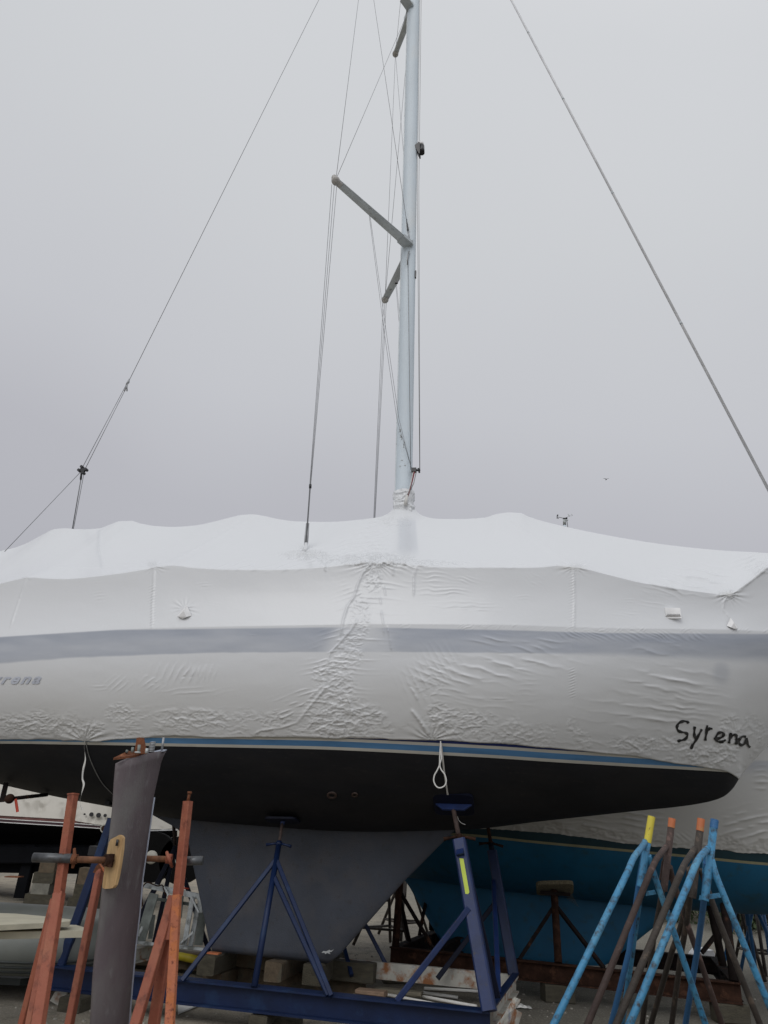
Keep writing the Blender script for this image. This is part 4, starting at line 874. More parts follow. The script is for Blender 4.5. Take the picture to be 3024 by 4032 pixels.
# pipes and planks lying inside the cradle
def lay(name, pts, r, m, label, cat, group=None):
    mb = MB(); mb.tube(pts, r, 12); o = mb.build(name, m); o['label'] = label; o['category'] = cat
    if group: o['group'] = group
Z5 = lambda x, y: (1400+x/2.37, 3400+y/2.37)
for a, b, lab in (((640, 1165), (1300, 1200), 'longest white plastic pipe nearest the rusty channel'), ((620, 1203), (955, 1250), 'shortest white plastic pipe beside the grey plank'), ((610, 1238), (1130, 1334), 'white plastic pipe passing behind the thick blue post, second from the front'), ((270, 1218), (1015, 1367), 'white plastic pipe nearest the blue front beam, starting under the planks')):
    p = PG(*Z5(*a), .03); q = PG(*Z5(*b), .018); lay('plastic_pipe', [p, q], .017, 'pvc', lab, 'pipe', 'white pipes lying inside the blue cradle')
def plank(px0, py0, px1, py1, wd, z, m, lab):
    p = PG(px0, py0, z); q = PG(px1, py1, z); d = (q-p); yaw = math.atan2(d.y, d.x); c = (p+q)/2
    timber((c.x, c.y, z-.025), yaw, d.length, wd, .045, m, lab, 'planks lying inside the blue cradle', 'plank', cat='plank')
plank(*Z5(20, 1160), *Z5(285, 1190), .17, .16, 'plank_new', 'reddish short plank lying on top beside the crib, left of the grey plank')
plank(*Z5(180, 1150), *Z5(620, 1195), .15, .085, 'plank_grey', 'grey weathered plank under the reddish plank')
plank(*Z5(-30, 1215), *Z5(170, 1235), .12, .07, 'plank_grey', 'short mossy plank end behind the blue front beam')
mb = MB(); rr3 = random.Random(4); c = PG(2052, 3957, .03)
rows = [[c+Vector(((i-3)*.028+rr3.uniform(-.008, .008), (k-2)*.035+rr3.uniform(-.01, .01), .035*math.exp(-((i-3)/2.3)**2-((k-2)/1.6)**2)*rr3.uniform(.3, 1.5)-.02)) for i in range(8)] for k in range(6)]
mb.grid(rows, smooth=False); o = mb.build('plastic_scrap', 'pvc'); o['label'] = 'crumpled white scrap of plastic on the ground right of the blue cradle'; o['category'] = 'litter'
p = PG(735, 3965, .01); o = MB().prism([PG(700, 3945, .01), PG(790, 3958, .01), PG(700, 3995, .01)], Vector((0, 0, .012))).build('white_sheet', 'white_line'); o['label'] = 'white flat sheet corner lying under the blue beam by the orange stand'; o['category'] = 'sheet'
# ------------------------------------------------------------------ ladder, pipe, bits behind the keel
YL = 10.1
lad = thing('platform_ladder', 'galvanised ladder frame with cross bracing standing on timbers behind the rudder', 'ladder', tuple(PW(690, 3735, YL)-Vector((0, 0, 0))))
def LW(px, py, dy=0): return PW(px, py, YL+dy)
Zl = lambda x, y: (440+x/3.607, 3200+y/3.607)
for a, b, w1, nm, dy in (((470, 1025), (1245, 1190), .062, 'top_rail', 0), ((350, 1840), (1345, 1945), .06, 'bottom_rail', 0), ((640, 1225), (1240, 1320), .035, 'rung', .25), ((600, 1150), (400, 1840), .115, 'side_post', .05), ((590, 1450), (545, 1790), .05, 'rung', .2), ((995, 1160), (960, 1500), .05, 'rung', .2),
                 ((1150, 1200), (1030, 1880), .055, 'side_post', -.04), ((1225, 1330), (1120, 1890), .055, 'side_post', .06), ((1290, 1400), (1230, 1880), .10, 'side_post', .3), ((1130, 1190), (1235, 1415), .022, 'cross_brace', -.08), ((1165, 1690), (960, 1870), .022, 'cross_brace', -.08), ((1245, 1200), (1260, 1420), .05, 'side_post', .0), ((750, 1050), (810, 1180), .022, 'cross_brace', -.08), ((440, 1620), (380, 1750), .03, 'cross_brace', -.05)):
    MB().bar(LW(*Zl(*a), dy), LW(*Zl(*b), dy), w1, .03, (1, 0, .2)).build(nm, 'galvanised_dull' if w1 > .09 or nm == 'rung' else 'galvanised', lad)
ch = MB(); rc = random.Random(8)
for k in range(26):
    t = k/25; p = LW(*Zl(450+t*270, 1015+25*math.sin(t*9)), -.06); ch.tube([p, p+Vector((rc.uniform(-.02, .02), 0, rc.uniform(-.02, .02)))], .006, 5)
MB().tube([LW(*Zl(x, y), -.07) for x, y in catmull([(440, 1330), (425, 1200), (440, 1060), (500, 990), (570, 1010), (650, 1040), (720, 1030), (745, 1120), (770, 1170)], 4)], .008, 5).build('chain', 'rust_dark', lad)
p = PG(692, 3762, .2); q = PG(805, 3785, .2); lay('yellow_pipe', [p+(p-q)*1.2, q], .045, 'yellow_pipe', 'thick yellow pipe lying below the ladder behind the right orange stand', 'pipe')
timber(tuple(PG(700, 3785, .16)+Vector((0, .35, -.09))), BY, 1.7, .2, .17, 'timber', 'long mossy timber under the ladder and yellow pipe', None)
timber(tuple(PG(620, 3762, .24)+Vector((-.1, .55, -.1))), BY, 1.2, .16, .19, 'timber_brown', 'dark timber carrying the left foot of the ladder', None)
p = PG(838, 3755, .365); o = MB().box(p+Vector((0, .08, -.006)), B.a, B.n, (0, 0, 1), .07, .05, .009).build('orange_shim', 'orange_band'); o['label'] = 'thin orange shim on the greenish block under the rear of the keel'; o['category'] = 'shim'
for (a, b) in (((960, 1065), (1100, 1080)),): lay('red_strap', [LW(*Zl(*a), -.2), LW(*Zl(*b), -.15)], .008, 'red_ribbon', 'thin red strap stretched above the ladder frame', 'strap')
# ================================================================== stern strut with ribbon (another stand far left)
YS = 9.3
ss_ = thing('stern_stand', 'black tripod stand under the stern with a red ribbon on its screw arm', 'boat stand', tuple(Vector((PW(-40, 3160, YS).x, YS, 0))))
Zs = lambda x, y: (x/2.37, 2880+y/2.37)
MB().bar(PW(*Zs(55, 495), YS+.5), PW(*Zs(20, 640), YS), .055, .05).build('post', 'rust_black', ss_)
MB().bar(PW(*Zs(85, 632), YS), PW(*Zs(-60, 650), YS), .05, .04).build('arm', 'rust_black', ss_)
MB().ball(PW(*Zs(90, 628), YS), .055, 8).build('pivot', 'rust_dark', ss_)
MB().tube([PW(*Zs(100, 628), YS), PW(*Zs(440, 590), YS+.5)], .022, 10).build('screw', 'rust_black', ss_)
mb = ribbon([PW(*Zs(x, y), YS-.03) for x, y in ((145, 630), (152, 670), (158, 710), (165, 752))], .032, (0, -1, 0), .1); mb.build('ribbon', 'red_ribbon', ss_)
t0 = PW(*Zs(-60, 650), YS)
for dx, dy in ((-.5, -.3), (.1, .7), (-.9, .4)): MB().bar(t0, Vector((t0.x+dx, YS+dy, 0)), .05, .05).build('leg', 'rust_black', ss_)
# ================================================================== rudder and orange stands
rud = thing('rudder', 'tall purple-grey sailboat rudder standing upright between orange stands', 'rudder', tuple(PW(440, 4032, 5.05)*1)[:2]+(0,))
LE_ = [(455, 3008), (449, 3079), (443, 3181), (425, 3338), (404, 3489), (389, 3633), (371, 3784), (356, 4032), (345, 4250)]
TE_ = [(654, 2956), (633, 3000), (621, 3055), (603, 3139), (588, 3242), (573, 3350), (558, 3453), (546, 3591), (530, 3724), (518, 3856), (503, 4032), (486, 4250)]
YR0, YR1 = 4.98, 5.22
lp_ = [PW(x, y, YR0) for x, y in LE_]; tp_ = [PW(x, y, YR1) for x, y in TE_]
lx = interp([p.z for p in lp_][::-1], [p.x for p in lp_][::-1]); tx = interp([p.z for p in tp_][::-1], [p.x for p in tp_][::-1])
rows = []; zb_, lz1, tz1 = .08, lp_[0].z, tp_[0].z
for i in range(50):
    t = (i/49); row = []; z0 = zb_+(lz1-zb_)*t; z1 = zb_+(tz1-zb_)*t; zc0 = max(z0, lp_[-1].z-.6); a = Vector((float(lx(max(z0, lp_[-1].z))), YR0, z0)); b = Vector((float(tx(max(z1, tp_[-1].z))), YR1, z1))
    if z0 < lp_[-1].z: a.x -= (lp_[-1].z-z0)*.06
    if z1 < tp_[-1].z: b.x -= (tp_[-1].z-z1)*.06
    nrm = (b-a).cross(Vector((0, 0, 1))).normalized()
    for k in range(48):
        u = k/24 if k <= 24 else 2-k/24; uu = .5-.5*math.cos(math.pi*u); th = .055*(1.7*math.sqrt(uu)*(1-uu)**.6+.10*uu)*(.8+.2*t); sg = 1 if k <= 24 else -1
        zz_ = .02*(1-t) if False else 0; row.append(a.lerp(b, uu)+nrm*th*sg+Vector((0, 0, (.018*math.sin(uu*3.1) if t > .98 else 0))))
    rows.append(row)
mb = MB(); mb.grid(rows, close=True); k0 = len(mb.v)-48; mb.f.append([k0+i for i in range(48)]); mb.sm.append(False); mb.mi.append(0); mb.f.append(list(range(48))); mb.sm.append(False); mb.mi.append(0)
mb.build('blade', 'rudder_paint', rud)
ed = [b for b in tp_]; mb = MB(); mb.tube([Vector((p.x+.004, p.y+.004, p.z)) for p in tp_[3:]]+[Vector((tp_[-1].x-.04, YR1, .1))], .0085, 8); mb.build('trailing_edge_strip', 'rudder_edge', rud)
def RW(x, y, Y=5.08): return PW(x, y, Y)
Zr = lambda x, y: (x/2.37, 2880+y/2.37)
pp = [RW(*Zr(1055, 262), 4.93), RW(*Zr(1175, 205), 5.0), RW(*Zr(1350, 208), 5.16), RW(*Zr(1240, 262), 5.06)]
MB().prism([RW(*Zr(1055, 268), 4.92), RW(*Zr(1190, 203), 5.06), RW(*Zr(1375, 208), 5.20), RW(*Zr(1270, 240), 5.04)], Vector((0, 0, .014))).build('top_plate', 'rust', rud)
MB().prism([RW(*Zr(1250, 208)), RW(*Zr(1275, 60)), RW(*Zr(1300, 55)), RW(*Zr(1330, 58)), RW(*Zr(1360, 210))], Vector((.008, .012, 0))).build('lug_plate', 'rust', rud)
for x, y0, y1, r, m in ((1185, 200, 172, .009, 'galvanised_dull'), (1237, 196, 147, .009, 'galvanised_dull'), (1297, 200, 125, .010, 'galvanised_dull'), (1370, 205, 158, .010, 'galvanised')):
    MB().tube([RW(*Zr(x-5, y0), 5.03), RW(*Zr(x+3, y1), 5.03)], r, 10).build('bolt', m, rud)
MB().tube([RW(*Zr(1283, 203), 5.02), RW(*Zr(1285, 190), 5.02)], .020, 6).build('nut', 'galvanised', rud)
mb = MB(); pts = [RW(*Zr(1408+30*t/1.6, 200-100*t), 5.12)+Vector((.016*math.cos(t*44), .016*math.sin(t*44), 0)) for t in np.linspace(0, 1, 60)]; mb.tube(pts, .0045, 6).build('spring', 'stainless', rud)
MB().tube([RW(*Zr(1510, 178), 5.18), RW(*Zr(1527, 55), 5.18)], .008, 8).build('rod', 'stainless', rud)
MB().prism([RW(*Zr(1290, 225), 5.16), RW(*Zr(1500, 178), 5.23), RW(*Zr(1556, 176), 5.24), RW(*Zr(1540, 184), 5.16)], Vector((0, 0, .006))).build('edge_lip', 'rudder_edge', rud)
# cutting board pad
bd = [(478, 3291), (482, 3300), (479, 3345), (471, 3400), (462, 3450), (453, 3484), (444, 3496), (430, 3499), (412, 3500), (404, 3497), (403, 3485), (410, 3430), (420, 3360), (428, 3318), (436, 3305), (455, 3295), (470, 3287)]
bo = [PW(x, y, 4.955-.0007*(x-404)) for x, y in bd]
cb = MB().prism(bo, Vector((.012, .014, 0))).build('cutting_board', 'cutting_board'); cb['label'] = 'small bamboo cutting board clamped as a pad against the rudder'; cb['category'] = 'cutting board'
hc = PW(461, 3318, 4.9); MB().tube([hc+Vector((0, 0, .018)), hc, hc-Vector((0, 0, .018))], .0075, 10, flat=.6).build('hang_hole', 'black_plastic', cb)
OG = 'orange steel stands bracing the rudder'
ls = thing('rudder_stand', 'orange square-tube stand left of the rudder whose rusty screw presses the cutting board', 'steel stand', tuple(PW(225, 3525, 4.9))[:2]+(0,), OG)
TW = .049
k1 = PW(232, 3524, 4.90); t1 = PW(288, 3127, 4.93); MB().bar(k1, t1, TW, TW, (1, -.4, 0), .004).build('post', 'red_oxide', ls)
mb = MB(); mb.bar(t1-(t1-k1).normalized()*.004, t1+(t1-k1).normalized()*.004, TW+.008, TW+.008, (1, -.4, 0)); mb.build('cap', 'red_oxide', ls)
f1 = ground_end(PW(233, 3520, 4.90), PW(150, 4040, 4.62)); MB().bar(PW(233, 3518, 4.9), f1, .058, .05, (1, -.3, 0), .004).build('leg', 'red_oxide', ls)
f2 = ground_end(PW(200, 3560, 4.93), PW(108, 4040, 4.72)); MB().bar(PW(213, 3545, 4.93), f2, .034, .034, (1, -.3, 0), .003).build('leg', 'red_oxide', ls)
f3 = ground_end(PW(195, 3600, 5.0), PW(82, 4040, 5.05)); MB().bar(PW(213, 3540, 4.97), f3, .034, .034, (1, -.3, 0), .003).build('leg', 'red_oxide', ls)
sy_ = 4.93
MB().tube([PW(131, 3376, sy_-.05), PW(283, 3381, sy_-.05)], .026, 16).build('sleeve', 'dark_sleeve', ls)
mb = MB(); mb.tube([PW(284, 3382, sy_-.05), PW(303, 3383, sy_-.05)], .03, 6); mb.tube([PW(293, 3340, sy_-.06), PW(294, 3380, sy_-.05), PW(286, 3418, sy_-.04)], [.008, .012, .009], 8); mb.build('screw_handle', 'rust', ls)
MB().tube([PW(300, 3384, sy_-.05), PW(418, 3387, sy_-.02)], .019, 14).build('screw', 'rust_thread', ls)
mb = MB(); mb.tube([PW(412, 3387, sy_-.03), PW(440, 3388, sy_+.0)], .034, 8); mb.box(PW(440, 3388, sy_-.005), (1, 0, 0), (0, 1, 0), (0, 0, 1), .012, .03, .036); mb.build('swivel_foot', 'rust_dark', ls)
rp0 = PW(394, 3425, 5.35); rp1 = ground_end(rp0, PW(273, 4032, 5.15)); MB().bar(rp0, rp1, .043, .043, (1, -.35, 0), .004).build('rear_post', 'red_oxide', ls)
MB().prism([PW(378, 3410, 5.33), PW(392, 3396, 5.33), PW(410, 3420, 5.33), (PW(395, 3440, 5.33)), PW(365, 3436, 5.33)], Vector((0, .05, 0))).build('clamp_head', 'rust', ls)
MB().prism([PW(391, 3401, 5.31), PW(410, 3420, 5.31), PW(408, 3435, 5.31)], Vector((0, .01, 0))).build('orange_flag', 'orange_band', ls)
rs = thing('rudder_stand', 'orange square-tube stand right of the rudder with its screw running behind the blade', 'steel stand', tuple(PW(690, 3530, 5.2))[:2]+(0,), OG)
k1 = PW(700, 3528, 5.18); t1 = PW(740, 3155, 5.22); MB().bar(k1, t1, TW+.002, TW, (1, -.5, 0), .004).build('post', 'red_oxide', rs)
MB().tube([t1-Vector((0, 0, .0)), t1+Vector((.002, 0, .055))], .010, 8).tube([t1+Vector((.002, 0, .045)), t1+Vector((.002, 0, .06))], .015, 6).build('top_bolt', 'rust', rs)
f1 = ground_end(PW(697, 3525, 5.15), PW(668, 4032, 5.0)); MB().bar(PW(697, 3525, 5.15), f1, .050, .042, (1, -.2, 0), .004).build('leg', 'red_oxide_rust', rs)
f2 = ground_end(PW(665, 3580, 5.22), PW(532, 4032, 5.02)); MB().bar(PW(684, 3530, 5.25), f2, .058, .045, (1, -.2, 0), .004).build('leg', 'red_oxide', rs)
f3 = ground_end(PW(676, 3570, 5.26), PW(605, 4032, 5.2)); MB().bar(PW(684, 3530, 5.27), f3, .062, .045, (1, -.2, 0), .004).build('leg', 'red_oxide', rs)
MB().prism([PW(690, 3500, 5.2), PW(697, 3540, 5.2), PW(668, 3700, 5.16), PW(640, 3700, 5.16)], Vector((0, .02, 0))).build('gusset_plate', 'red_oxide', rs)
MB().tube([PW(728, 3390, 5.26), PW(800, 3388, 5.26)], .027, 16).build('sleeve', 'dark_sleeve', rs)
mb = MB(); mb.tube([PW(656, 3380, 5.2), PW(676, 3382, 5.2)], .032, 6); mb.tube([PW(656, 3354, 5.18), PW(664, 3380, 5.16), PW(678, 3414, 5.2)], [.009, .014, .009], 8); mb.build('screw_handle', 'red_oxide', rs)
MB().tube([PW(545, 3380, 5.26), PW(668, 3383, 5.22)], .0185, 14).build('screw', 'rust_thread', rs)
# ================================================================== tripod stands at right
TG = 'empty tripod boat stands crowded together on the right'
def tripod(label, top, hub, Y, m, legs, band=None, bandm=None, r=.0205, lr=.0172, plates=(), topm=None):
    t = thing('boat_stand', label, 'boat stand', tuple(PW(hub[0], hub[1], Y))[:2]+(0,), TG)
    T = PW(*top, Y); Hb = PW(*hub, Y); d = (T-Hb)
    low = Hb-d*1.6
    mb = MB(); ring = []
    for rr_, q in ((r, low), (r, T), (r*.86, T), (r*.86, T-d*.3)): ring.append((rr_, q))
    x = d.cross(Vector((0, 1, 0))).normalized(); y = d.cross(x).normalized(); rows = [[q+(x*math.cos(a)+y*math.sin(a))*rr_ for a in np.linspace(0, 2*math.pi, 18, endpoint=False)] for rr_, q in ring]
    mb.grid(rows, close=True); mb.build('tube', m, t)
    if band: MB().tube([T+d.normalized()*.0005, T-d.normalized()*(T-PW(*band, Y)).length], r+.0012, 18, cap=False).build('painted_band', bandm, t)
    for pts, dY, mm_ in legs:
        q = [PW(px, py, Y+dy) for (px, py), dy in zip(pts, np.linspace(0, dY, len(pts)))]
        e_ = ground_end(q[-2], q[-1]); q[-1] = e_; pr = q
        if len(q) > 3:
            pr = [Vector(v) for v in catmull([tuple(v) for v in q[:-1]], 5)]+[e_]
        MB().tube(pr, lr, 14).build('leg', mm_ or m, t)
    for pts, dY in plates: MB().prism([PW(*p_, Y+dY) for p_ in pts], Vector((0, .008, 0))).build('gusset_plate', m, t)
    return t
Z4 = lambda x, y: (2124+x/1.843, 2880+y/1.843)
def z4(*p): return [Z4(*q) for q in p]
tripod('light blue tripod stand with a yellow painted top, leftmost of the crowded stands', Z4(814, 618), Z4(783, 810), 4.75, 'sky_blue_paint',
       [(z4((768, 800), (735, 850), (685, 915), (640, 1020), (105, 2124)), -.55, None), (z4((790, 900), (815, 980), (850, 1090), (1210, 2140)), .05, None),
        (z4((765, 880), (735, 1020), (650, 1600), (520, 2124)), .75, 'mid_blue_paint'), (z4((775, 900), (750, 1050), (660, 1700), (600, 2124)), .9, None)],
       Z4(787, 808), 'yellow_band', plates=((z4((745, 900), (800, 905), (830, 1010), (735, 1030)), .05), (z4((780, 1160), (835, 1150), (850, 1180), (775, 1195)), .3)))
tripod('dark brown steel tripod stand with an orange painted top, second from the left', Z4(963, 632), Z4(940, 830), 4.95, 'brown_steel',
       [(z4((925, 835), (890, 875), (845, 935), (800, 1030), (350, 2124)), -.5, None), (z4((945, 980), (975, 1100), (1040, 1300), (1330, 2140)), .2, None), (z4((915, 920), (900, 1100), (830, 1500), (745, 2124)), .85, 'dark_steel')],
       Z4(953, 697), 'orange_band', plates=((z4((890, 940), (940, 930), (950, 1080), (870, 1080)), .05),))
tripod('rust speckled brown tripod stand with an orange painted top, third from the left', Z4(1174, 634), Z4(1150, 850), 4.7, 'dark_steel',
       [(z4((1130, 850), (1090, 905), (1050, 970), (1010, 1060), (560, 2124)), -.5, None), (z4((1175, 1000), (1210, 1120), (1320, 1420), (1600, 2124)), .05, None), (z4((1110, 980), (1080, 1300), (1030, 1600), (960, 2124)), .9, 'dark_steel'), (z4((1090, 1000), (1060, 1300), (960, 1600), (810, 2124)), 1.05, 'dark_steel')],
       Z4(1163, 722), 'orange_band', plates=((z4((1095, 960), (1160, 950), (1150, 1120), (1090, 1180)), .05),))
tripod('bright blue tripod stand with an unpainted blue top, rightmost of the crowded stands', Z4(1272, 640), Z4(1245, 860), 4.4, 'sky_blue_paint',
       [(z4((1225, 850), (1180, 895), (1135, 965), (1085, 1090), (655, 2124)), -.4, None), (z4((1250, 930), (1280, 1040), (1330, 1170), (1680, 2020)), -.05, None), (z4((1215, 950), (1190, 1250), (1150, 1560), (1060, 2124)), .9, 'mid_blue_paint')],
       Z4(1262, 700), 'mid_blue_paint', plates=((z4((1190, 900), (1262, 940), (1280, 1080), (1185, 1030)), .03), (z4((1165, 1190), (1320, 1170), (1335, 1205), (1160, 1225)), .2)))
# ================================================================== rusty cradle under the blue boat
ZR = .40
r0, r1 = PG(1539, 3725, ZR), PG(2914, 3868, ZR); rd = (r1-r0).normalized(); rn = Vector((-rd.y, rd.x, 0)); WB = 2.3
rc_ = thing('boat_cradle', 'rusty dark steel cradle with carpeted pads under the teal-bottomed boat', 'boat cradle', (r0.x, r0.y, 0))
ibeam('beam', r0, r1, 'rust_dark', rc_, .21, .13); ibeam('beam', r0+rn*WB, r1+rn*WB, 'rust_black', rc_, .21, .13)
for t, m in ((.04, 'rust_black'), (.0, 'rust_dark')): pass
for p in (r0, r1-rd*.1): ibeam('cross_beam', p+rn*.07+rd*.06, p+rn*(WB-.07)+rd*.06, 'rust_black', rc_, .2, .12)
ibeam('cross_beam', r0+rn*.07+rd*.55, r0+rn*(WB-.07)+rd*.55, 'rust_black', rc_, .2, .1)
def onbeam(px, back=False):
    best = None; o_ = rn*WB if back else Vector()
    for i in range(600):
        p = r0.lerp(r1, i/599)+o_; x = float(proj(np.array(p))[0])
        if best is None or abs(x-px) < best[0]: best = (abs(x-px), p)
    return best[1]
def rpost(px, topz, lean=.25, m='rust_dark', back=False, r=.04):
    b = onbeam(px, back); return b, b+Vector((0, 0, topz-ZR))+(-rn if back else rn)*lean
b, t_ = rpost(1557, 1.25, .1); MB().tube([b, t_], .048, 14).build('post', 'rust_dark', rc_)
MB().bar(onbeam(1712), b.lerp(t_, .75), .045, .04).build('brace', 'rust_black', rc_); MB().bar(b+rn*.7, b.lerp(t_, .7), .045, .045).build('brace', 'rust_black', rc_)
b2, t2 = rpost(1648, 1.25, .1, back=True); MB().tube([b2, t2], .05, 12).build('post', 'rust_black', rc_); MB().bar(b2-rn*.8, t2, .05, .045).build('brace', 'rust_black', rc_)
b, _ = rpost(2199, 1, 0); t_ = PW(2182, 3508, b.y+.45); MB().tube([b, t_], .046, 14).build('post', 'rust_dark', rc_)
MB().bar(onbeam(2046), b.lerp(t_, .80), .045, .045).build('brace', 'rust_black', rc_); MB().bar(onbeam(2378), b.lerp(t_, .80), .045, .045).build('brace', 'rust_black', rc_)
pc = PW(2183, 3488, b.y+.50); o, a_, u_, n_ = pad(pc, (0, -.45, -.9), 'carpet', rc_, .24, .16, .05)
MB().box(pc+Vector((0, -.03, -.085)), B.a, B.n, (0, 0, 1), .19, .10, .02).build('pad_plate', 'rust_black', rc_)
fr = MB(); 
for k in range(7): p = pc+Vector((.1+k*.012, -.1, -.06)); fr.tube([p, p+Vector((.03, 0, -.03)), p+Vector((.045+.01*k, 0, -.09-.012*k))], .0015, 4)
fr.build('frayed_carpet', 'carpet', o)
b = onbeam(2890); t_ = PW(2852, 3560, b.y+.3); MB().tube([b, t_], .05, 12).build('post', 'rust_black', rc_)
b = onbeam(2822, True)-rn*.9; t_ = PW(2796, 3560, b.y); MB().tube([Vector((b.x, b.y, ZR-.1)), t_], .05, 12).build('post', 'rust_black', rc_)
MB().bar(PW(2763, 3752, b.y), PW(2835, 3660, b.y), .05, .045).build('brace', 'rust_black', rc_)
for px, lab in ((2195, 'mossy block stack under the middle of the rusty cradle beam'), (2865, 'dark block stack under the right end of the rusty cradle beam'), (1568, 'small block under the left end of the rusty cradle beam')):
    b = onbeam(px); timber((b.x, b.y+.02, .095), BY+.3, .36, .20, .185, 'timber', lab, 'blocks under the rusty cradle')
# ================================================================== teal-bottomed boat behind
C = Frame(2.7, 12.15, R(17))
def C_hit(px, py, fn):
    lo, hi = -.3, 2.2
    for _ in range(30):
        w_ = (lo+hi)/2; p = C.P(px, py, -w_)
        if fn(p.x, p.z) > w_: lo = w_
        else: hi = w_
    return C.P(px, py, -lo)
cb2 = interp([-5.5, -3, -.5, 2, 4.5, 6.4], [1.0, 1.45, 1.6, 1.6, 1.2, .05])
cz2 = interp([-5.5, -3, 0, 2, 4.5, 6.4], [1.55, 1.2, 1.02, .98, 1.1, 1.9])
cs2 = interp([-5.5, -3, 0, 3, 6.4], [3.0, 2.95, 2.98, 3.05, 3.3])
def c_y(x, z):
    zb = cz2(x); s = np.clip((z-zb)/(cs2(x)-zb), 0, 1); return cb2(x)*np.maximum(1-(1-s)**3.0, 0)**.5
cw = [C_hit(x, y, lambda a, b: float(c_y(a, b))) for x, y in ((1830, 3283), (2100, 3310), (2400, 3338), (2700, 3366), (3020, 3397))]
ct = [C_hit(x, y, lambda a, b: float(c_y(a, b))) for x, y in ((1830, 3258), (2124, 3278), (2300, 3296), (2500, 3325), (2640, 3336), (2820, 3345), (2930, 3357), (3020, 3360))]
wl = interp([-5.5]+[p.x for p in cw]+[6.4], [cw[0].z]+[p.z for p in cw]+[cw[-1].z-.02]); wt = interp([-5.5]+[p.x for p in ct]+[6.4], [ct[0].z]+[p.z for p in ct]+[ct[-1].z])
tb = thing('sailboat', 'sailboat behind with teal blue bottom and long keel under crinkled white wrap', 'sailboat', C.o)
def CW_(X, Y, Z): return np.stack([C.o.x+C.a.x*X+C.n.x*Y, C.o.y+C.a.y*X+C.n.y*Y, Z], -1)
xs = np.linspace(-5.5, 6.4, 150); zb = cz2(xs); rows = []
for k in np.linspace(0, 1, 22)**1.6: rows.append(zb+(np.maximum(wl(xs)-.03, zb)-zb)*k)
rows.append(np.maximum(wl(xs), zb)); 
for k in np.linspace(0, 1, 14)[1:]: rows.append(rows[22]+(cs2(xs)-rows[22])*k)
Z = np.array(rows); X = np.broadcast_to(xs, Z.shape); Yh = c_y(X, Z); mi = np.zeros((Z.shape[0]-1, Z.shape[1]-1), int); mi[21] = 1; mi[22:] = 2
np_mesh('hull', np.concatenate([CW_(X, -Yh, Z)[::-1], CW_(X, Yh, Z)[1:]], 0), ['teal_hull', 'buff_stripe', 'dark_teal'], tb, mi=np.concatenate([mi[::-1], mi], 0))
# long keel
kt = [C.P(*p, 0) for p in ((1560, 3420), (1612, 3492), (1760, 3752), (1770, 3768))]; kr = [C.P(2700, 3500, 0), C.P(2640, 3600, 0), C.P(2400, 3790, 0), C.P(2380, 3803, 0)]
rows = []
for i in range(30):
    t = i/29; f = t*(len(kt)-1); j = min(int(f), len(kt)-2); a = kt[j].lerp(kt[j+1], f-j); b = kr[j].lerp(kr[j+1], f-j); row = []; th = .16-.05*t+.3*max(0, .3-t)**1.5
    for k in range(56):
        u = k/28 if k <= 28 else 2-k/28; uu = .5-.5*math.cos(math.pi*u); y = th*(4*uu*(1-uu))**.45; row.append(C.W((a.x+(b.x-a.x)*uu, -y if k <= 28 else y, a.z+(b.z-a.z)*uu)))
    rows.append(row)
mb = MB(); mb.grid(rows, close=True); k0 = len(mb.v)-56; mb.f.append([k0+i for i in range(56)]); mb.sm.append(False); mb.mi.append(0); mb.build('keel', 'teal_hull', tb)
# its wrap
xs = np.arange(-5.5, 6.4, .016); rows = []
for s in np.linspace(0, 1, 110): z = wt(xs)+(cs2(xs)-wt(xs))*s; rows.append((c_y(xs, z)+.02, z))
y0, z0 = rows[-1]
for s in np.linspace(0, 1, 40)[1:]: rows.append((y0*(1-s), z0+.06+(.75-.06*np.abs(xs))*s*(1.0-.1*math.sin(math.pi*s))))
Y = np.array([r[0] for r in rows]); Z = np.array([r[1] for r in rows]); X = np.broadcast_to(xs, Y.shape)
P = CW_(X, -Y, Z); Nn = np.cross(np.gradient(P, axis=1), np.gradient(P, axis=0)); Nn /= np.linalg.norm(Nn, axis=-1, keepdims=True)+1e-9
if Nn[60, 300, 1] > 0: Nn = -Nn
PX, PY = proj(P); D = np.zeros(PX.shape); wob = 12*(vn(PX/60, PY/60, 5)-.5)
for x, y, rx, ry, an, wl_, mm in ((2470, 3225, 110, 50, 8, 24, 16), (2960, 3255, 110, 50, -14, 30, 18), (3000, 3080, 22, 50, 0, 22, 12), (2300, 3250, 120, 30, 6, 24, 14), (2430, 3320, 120, 20, 10, 20, 12), (2680, 3300, 40, 30, 40, 16, 9), (2770, 3182, 20, 12, -35, 20, 9)):
    a = R(an); dx = PX-x; dy = PY-y; D += np.exp(-(dx/rx)**2-(dy/ry)**2)*mm*1.6*(1-np.abs(np.sin(((-dx*math.sin(a)+dy*math.cos(a))+wob)/wl_*math.pi)))**1.7*ss(.25, .6, vn(PX/40+x, PY/11, 2))
hg = 26+50*vn(PX/50, PX*0, 3); yb_ = np.interp(PX, [1800, 2124, 2300, 2500, 2640, 2820, 3024], [3256, 3278, 3296, 3325, 3336, 3345, 3360]); g = ss(0, 1, (hg-(yb_-PY))/22); D += g*22*(crump(PX/30, PY/17, 2)-.35)
P2 = P+Nn*(D[..., None]*.001); P2[0, :, 2] += (fbm(xs*4, xs*0, 2, 2)-.5)*.02
gr = .35+.5*ss(0, 1, g); w2_ = np_mesh('shrink_wrap_cover', P2, 'shrink_film_far', tb, {'band': .55*np.exp(-((PY-3010)/30.)**2)*ss(2990, 3000, PY), 'warm_tone': np.clip(gr*.6, 0, 1)})
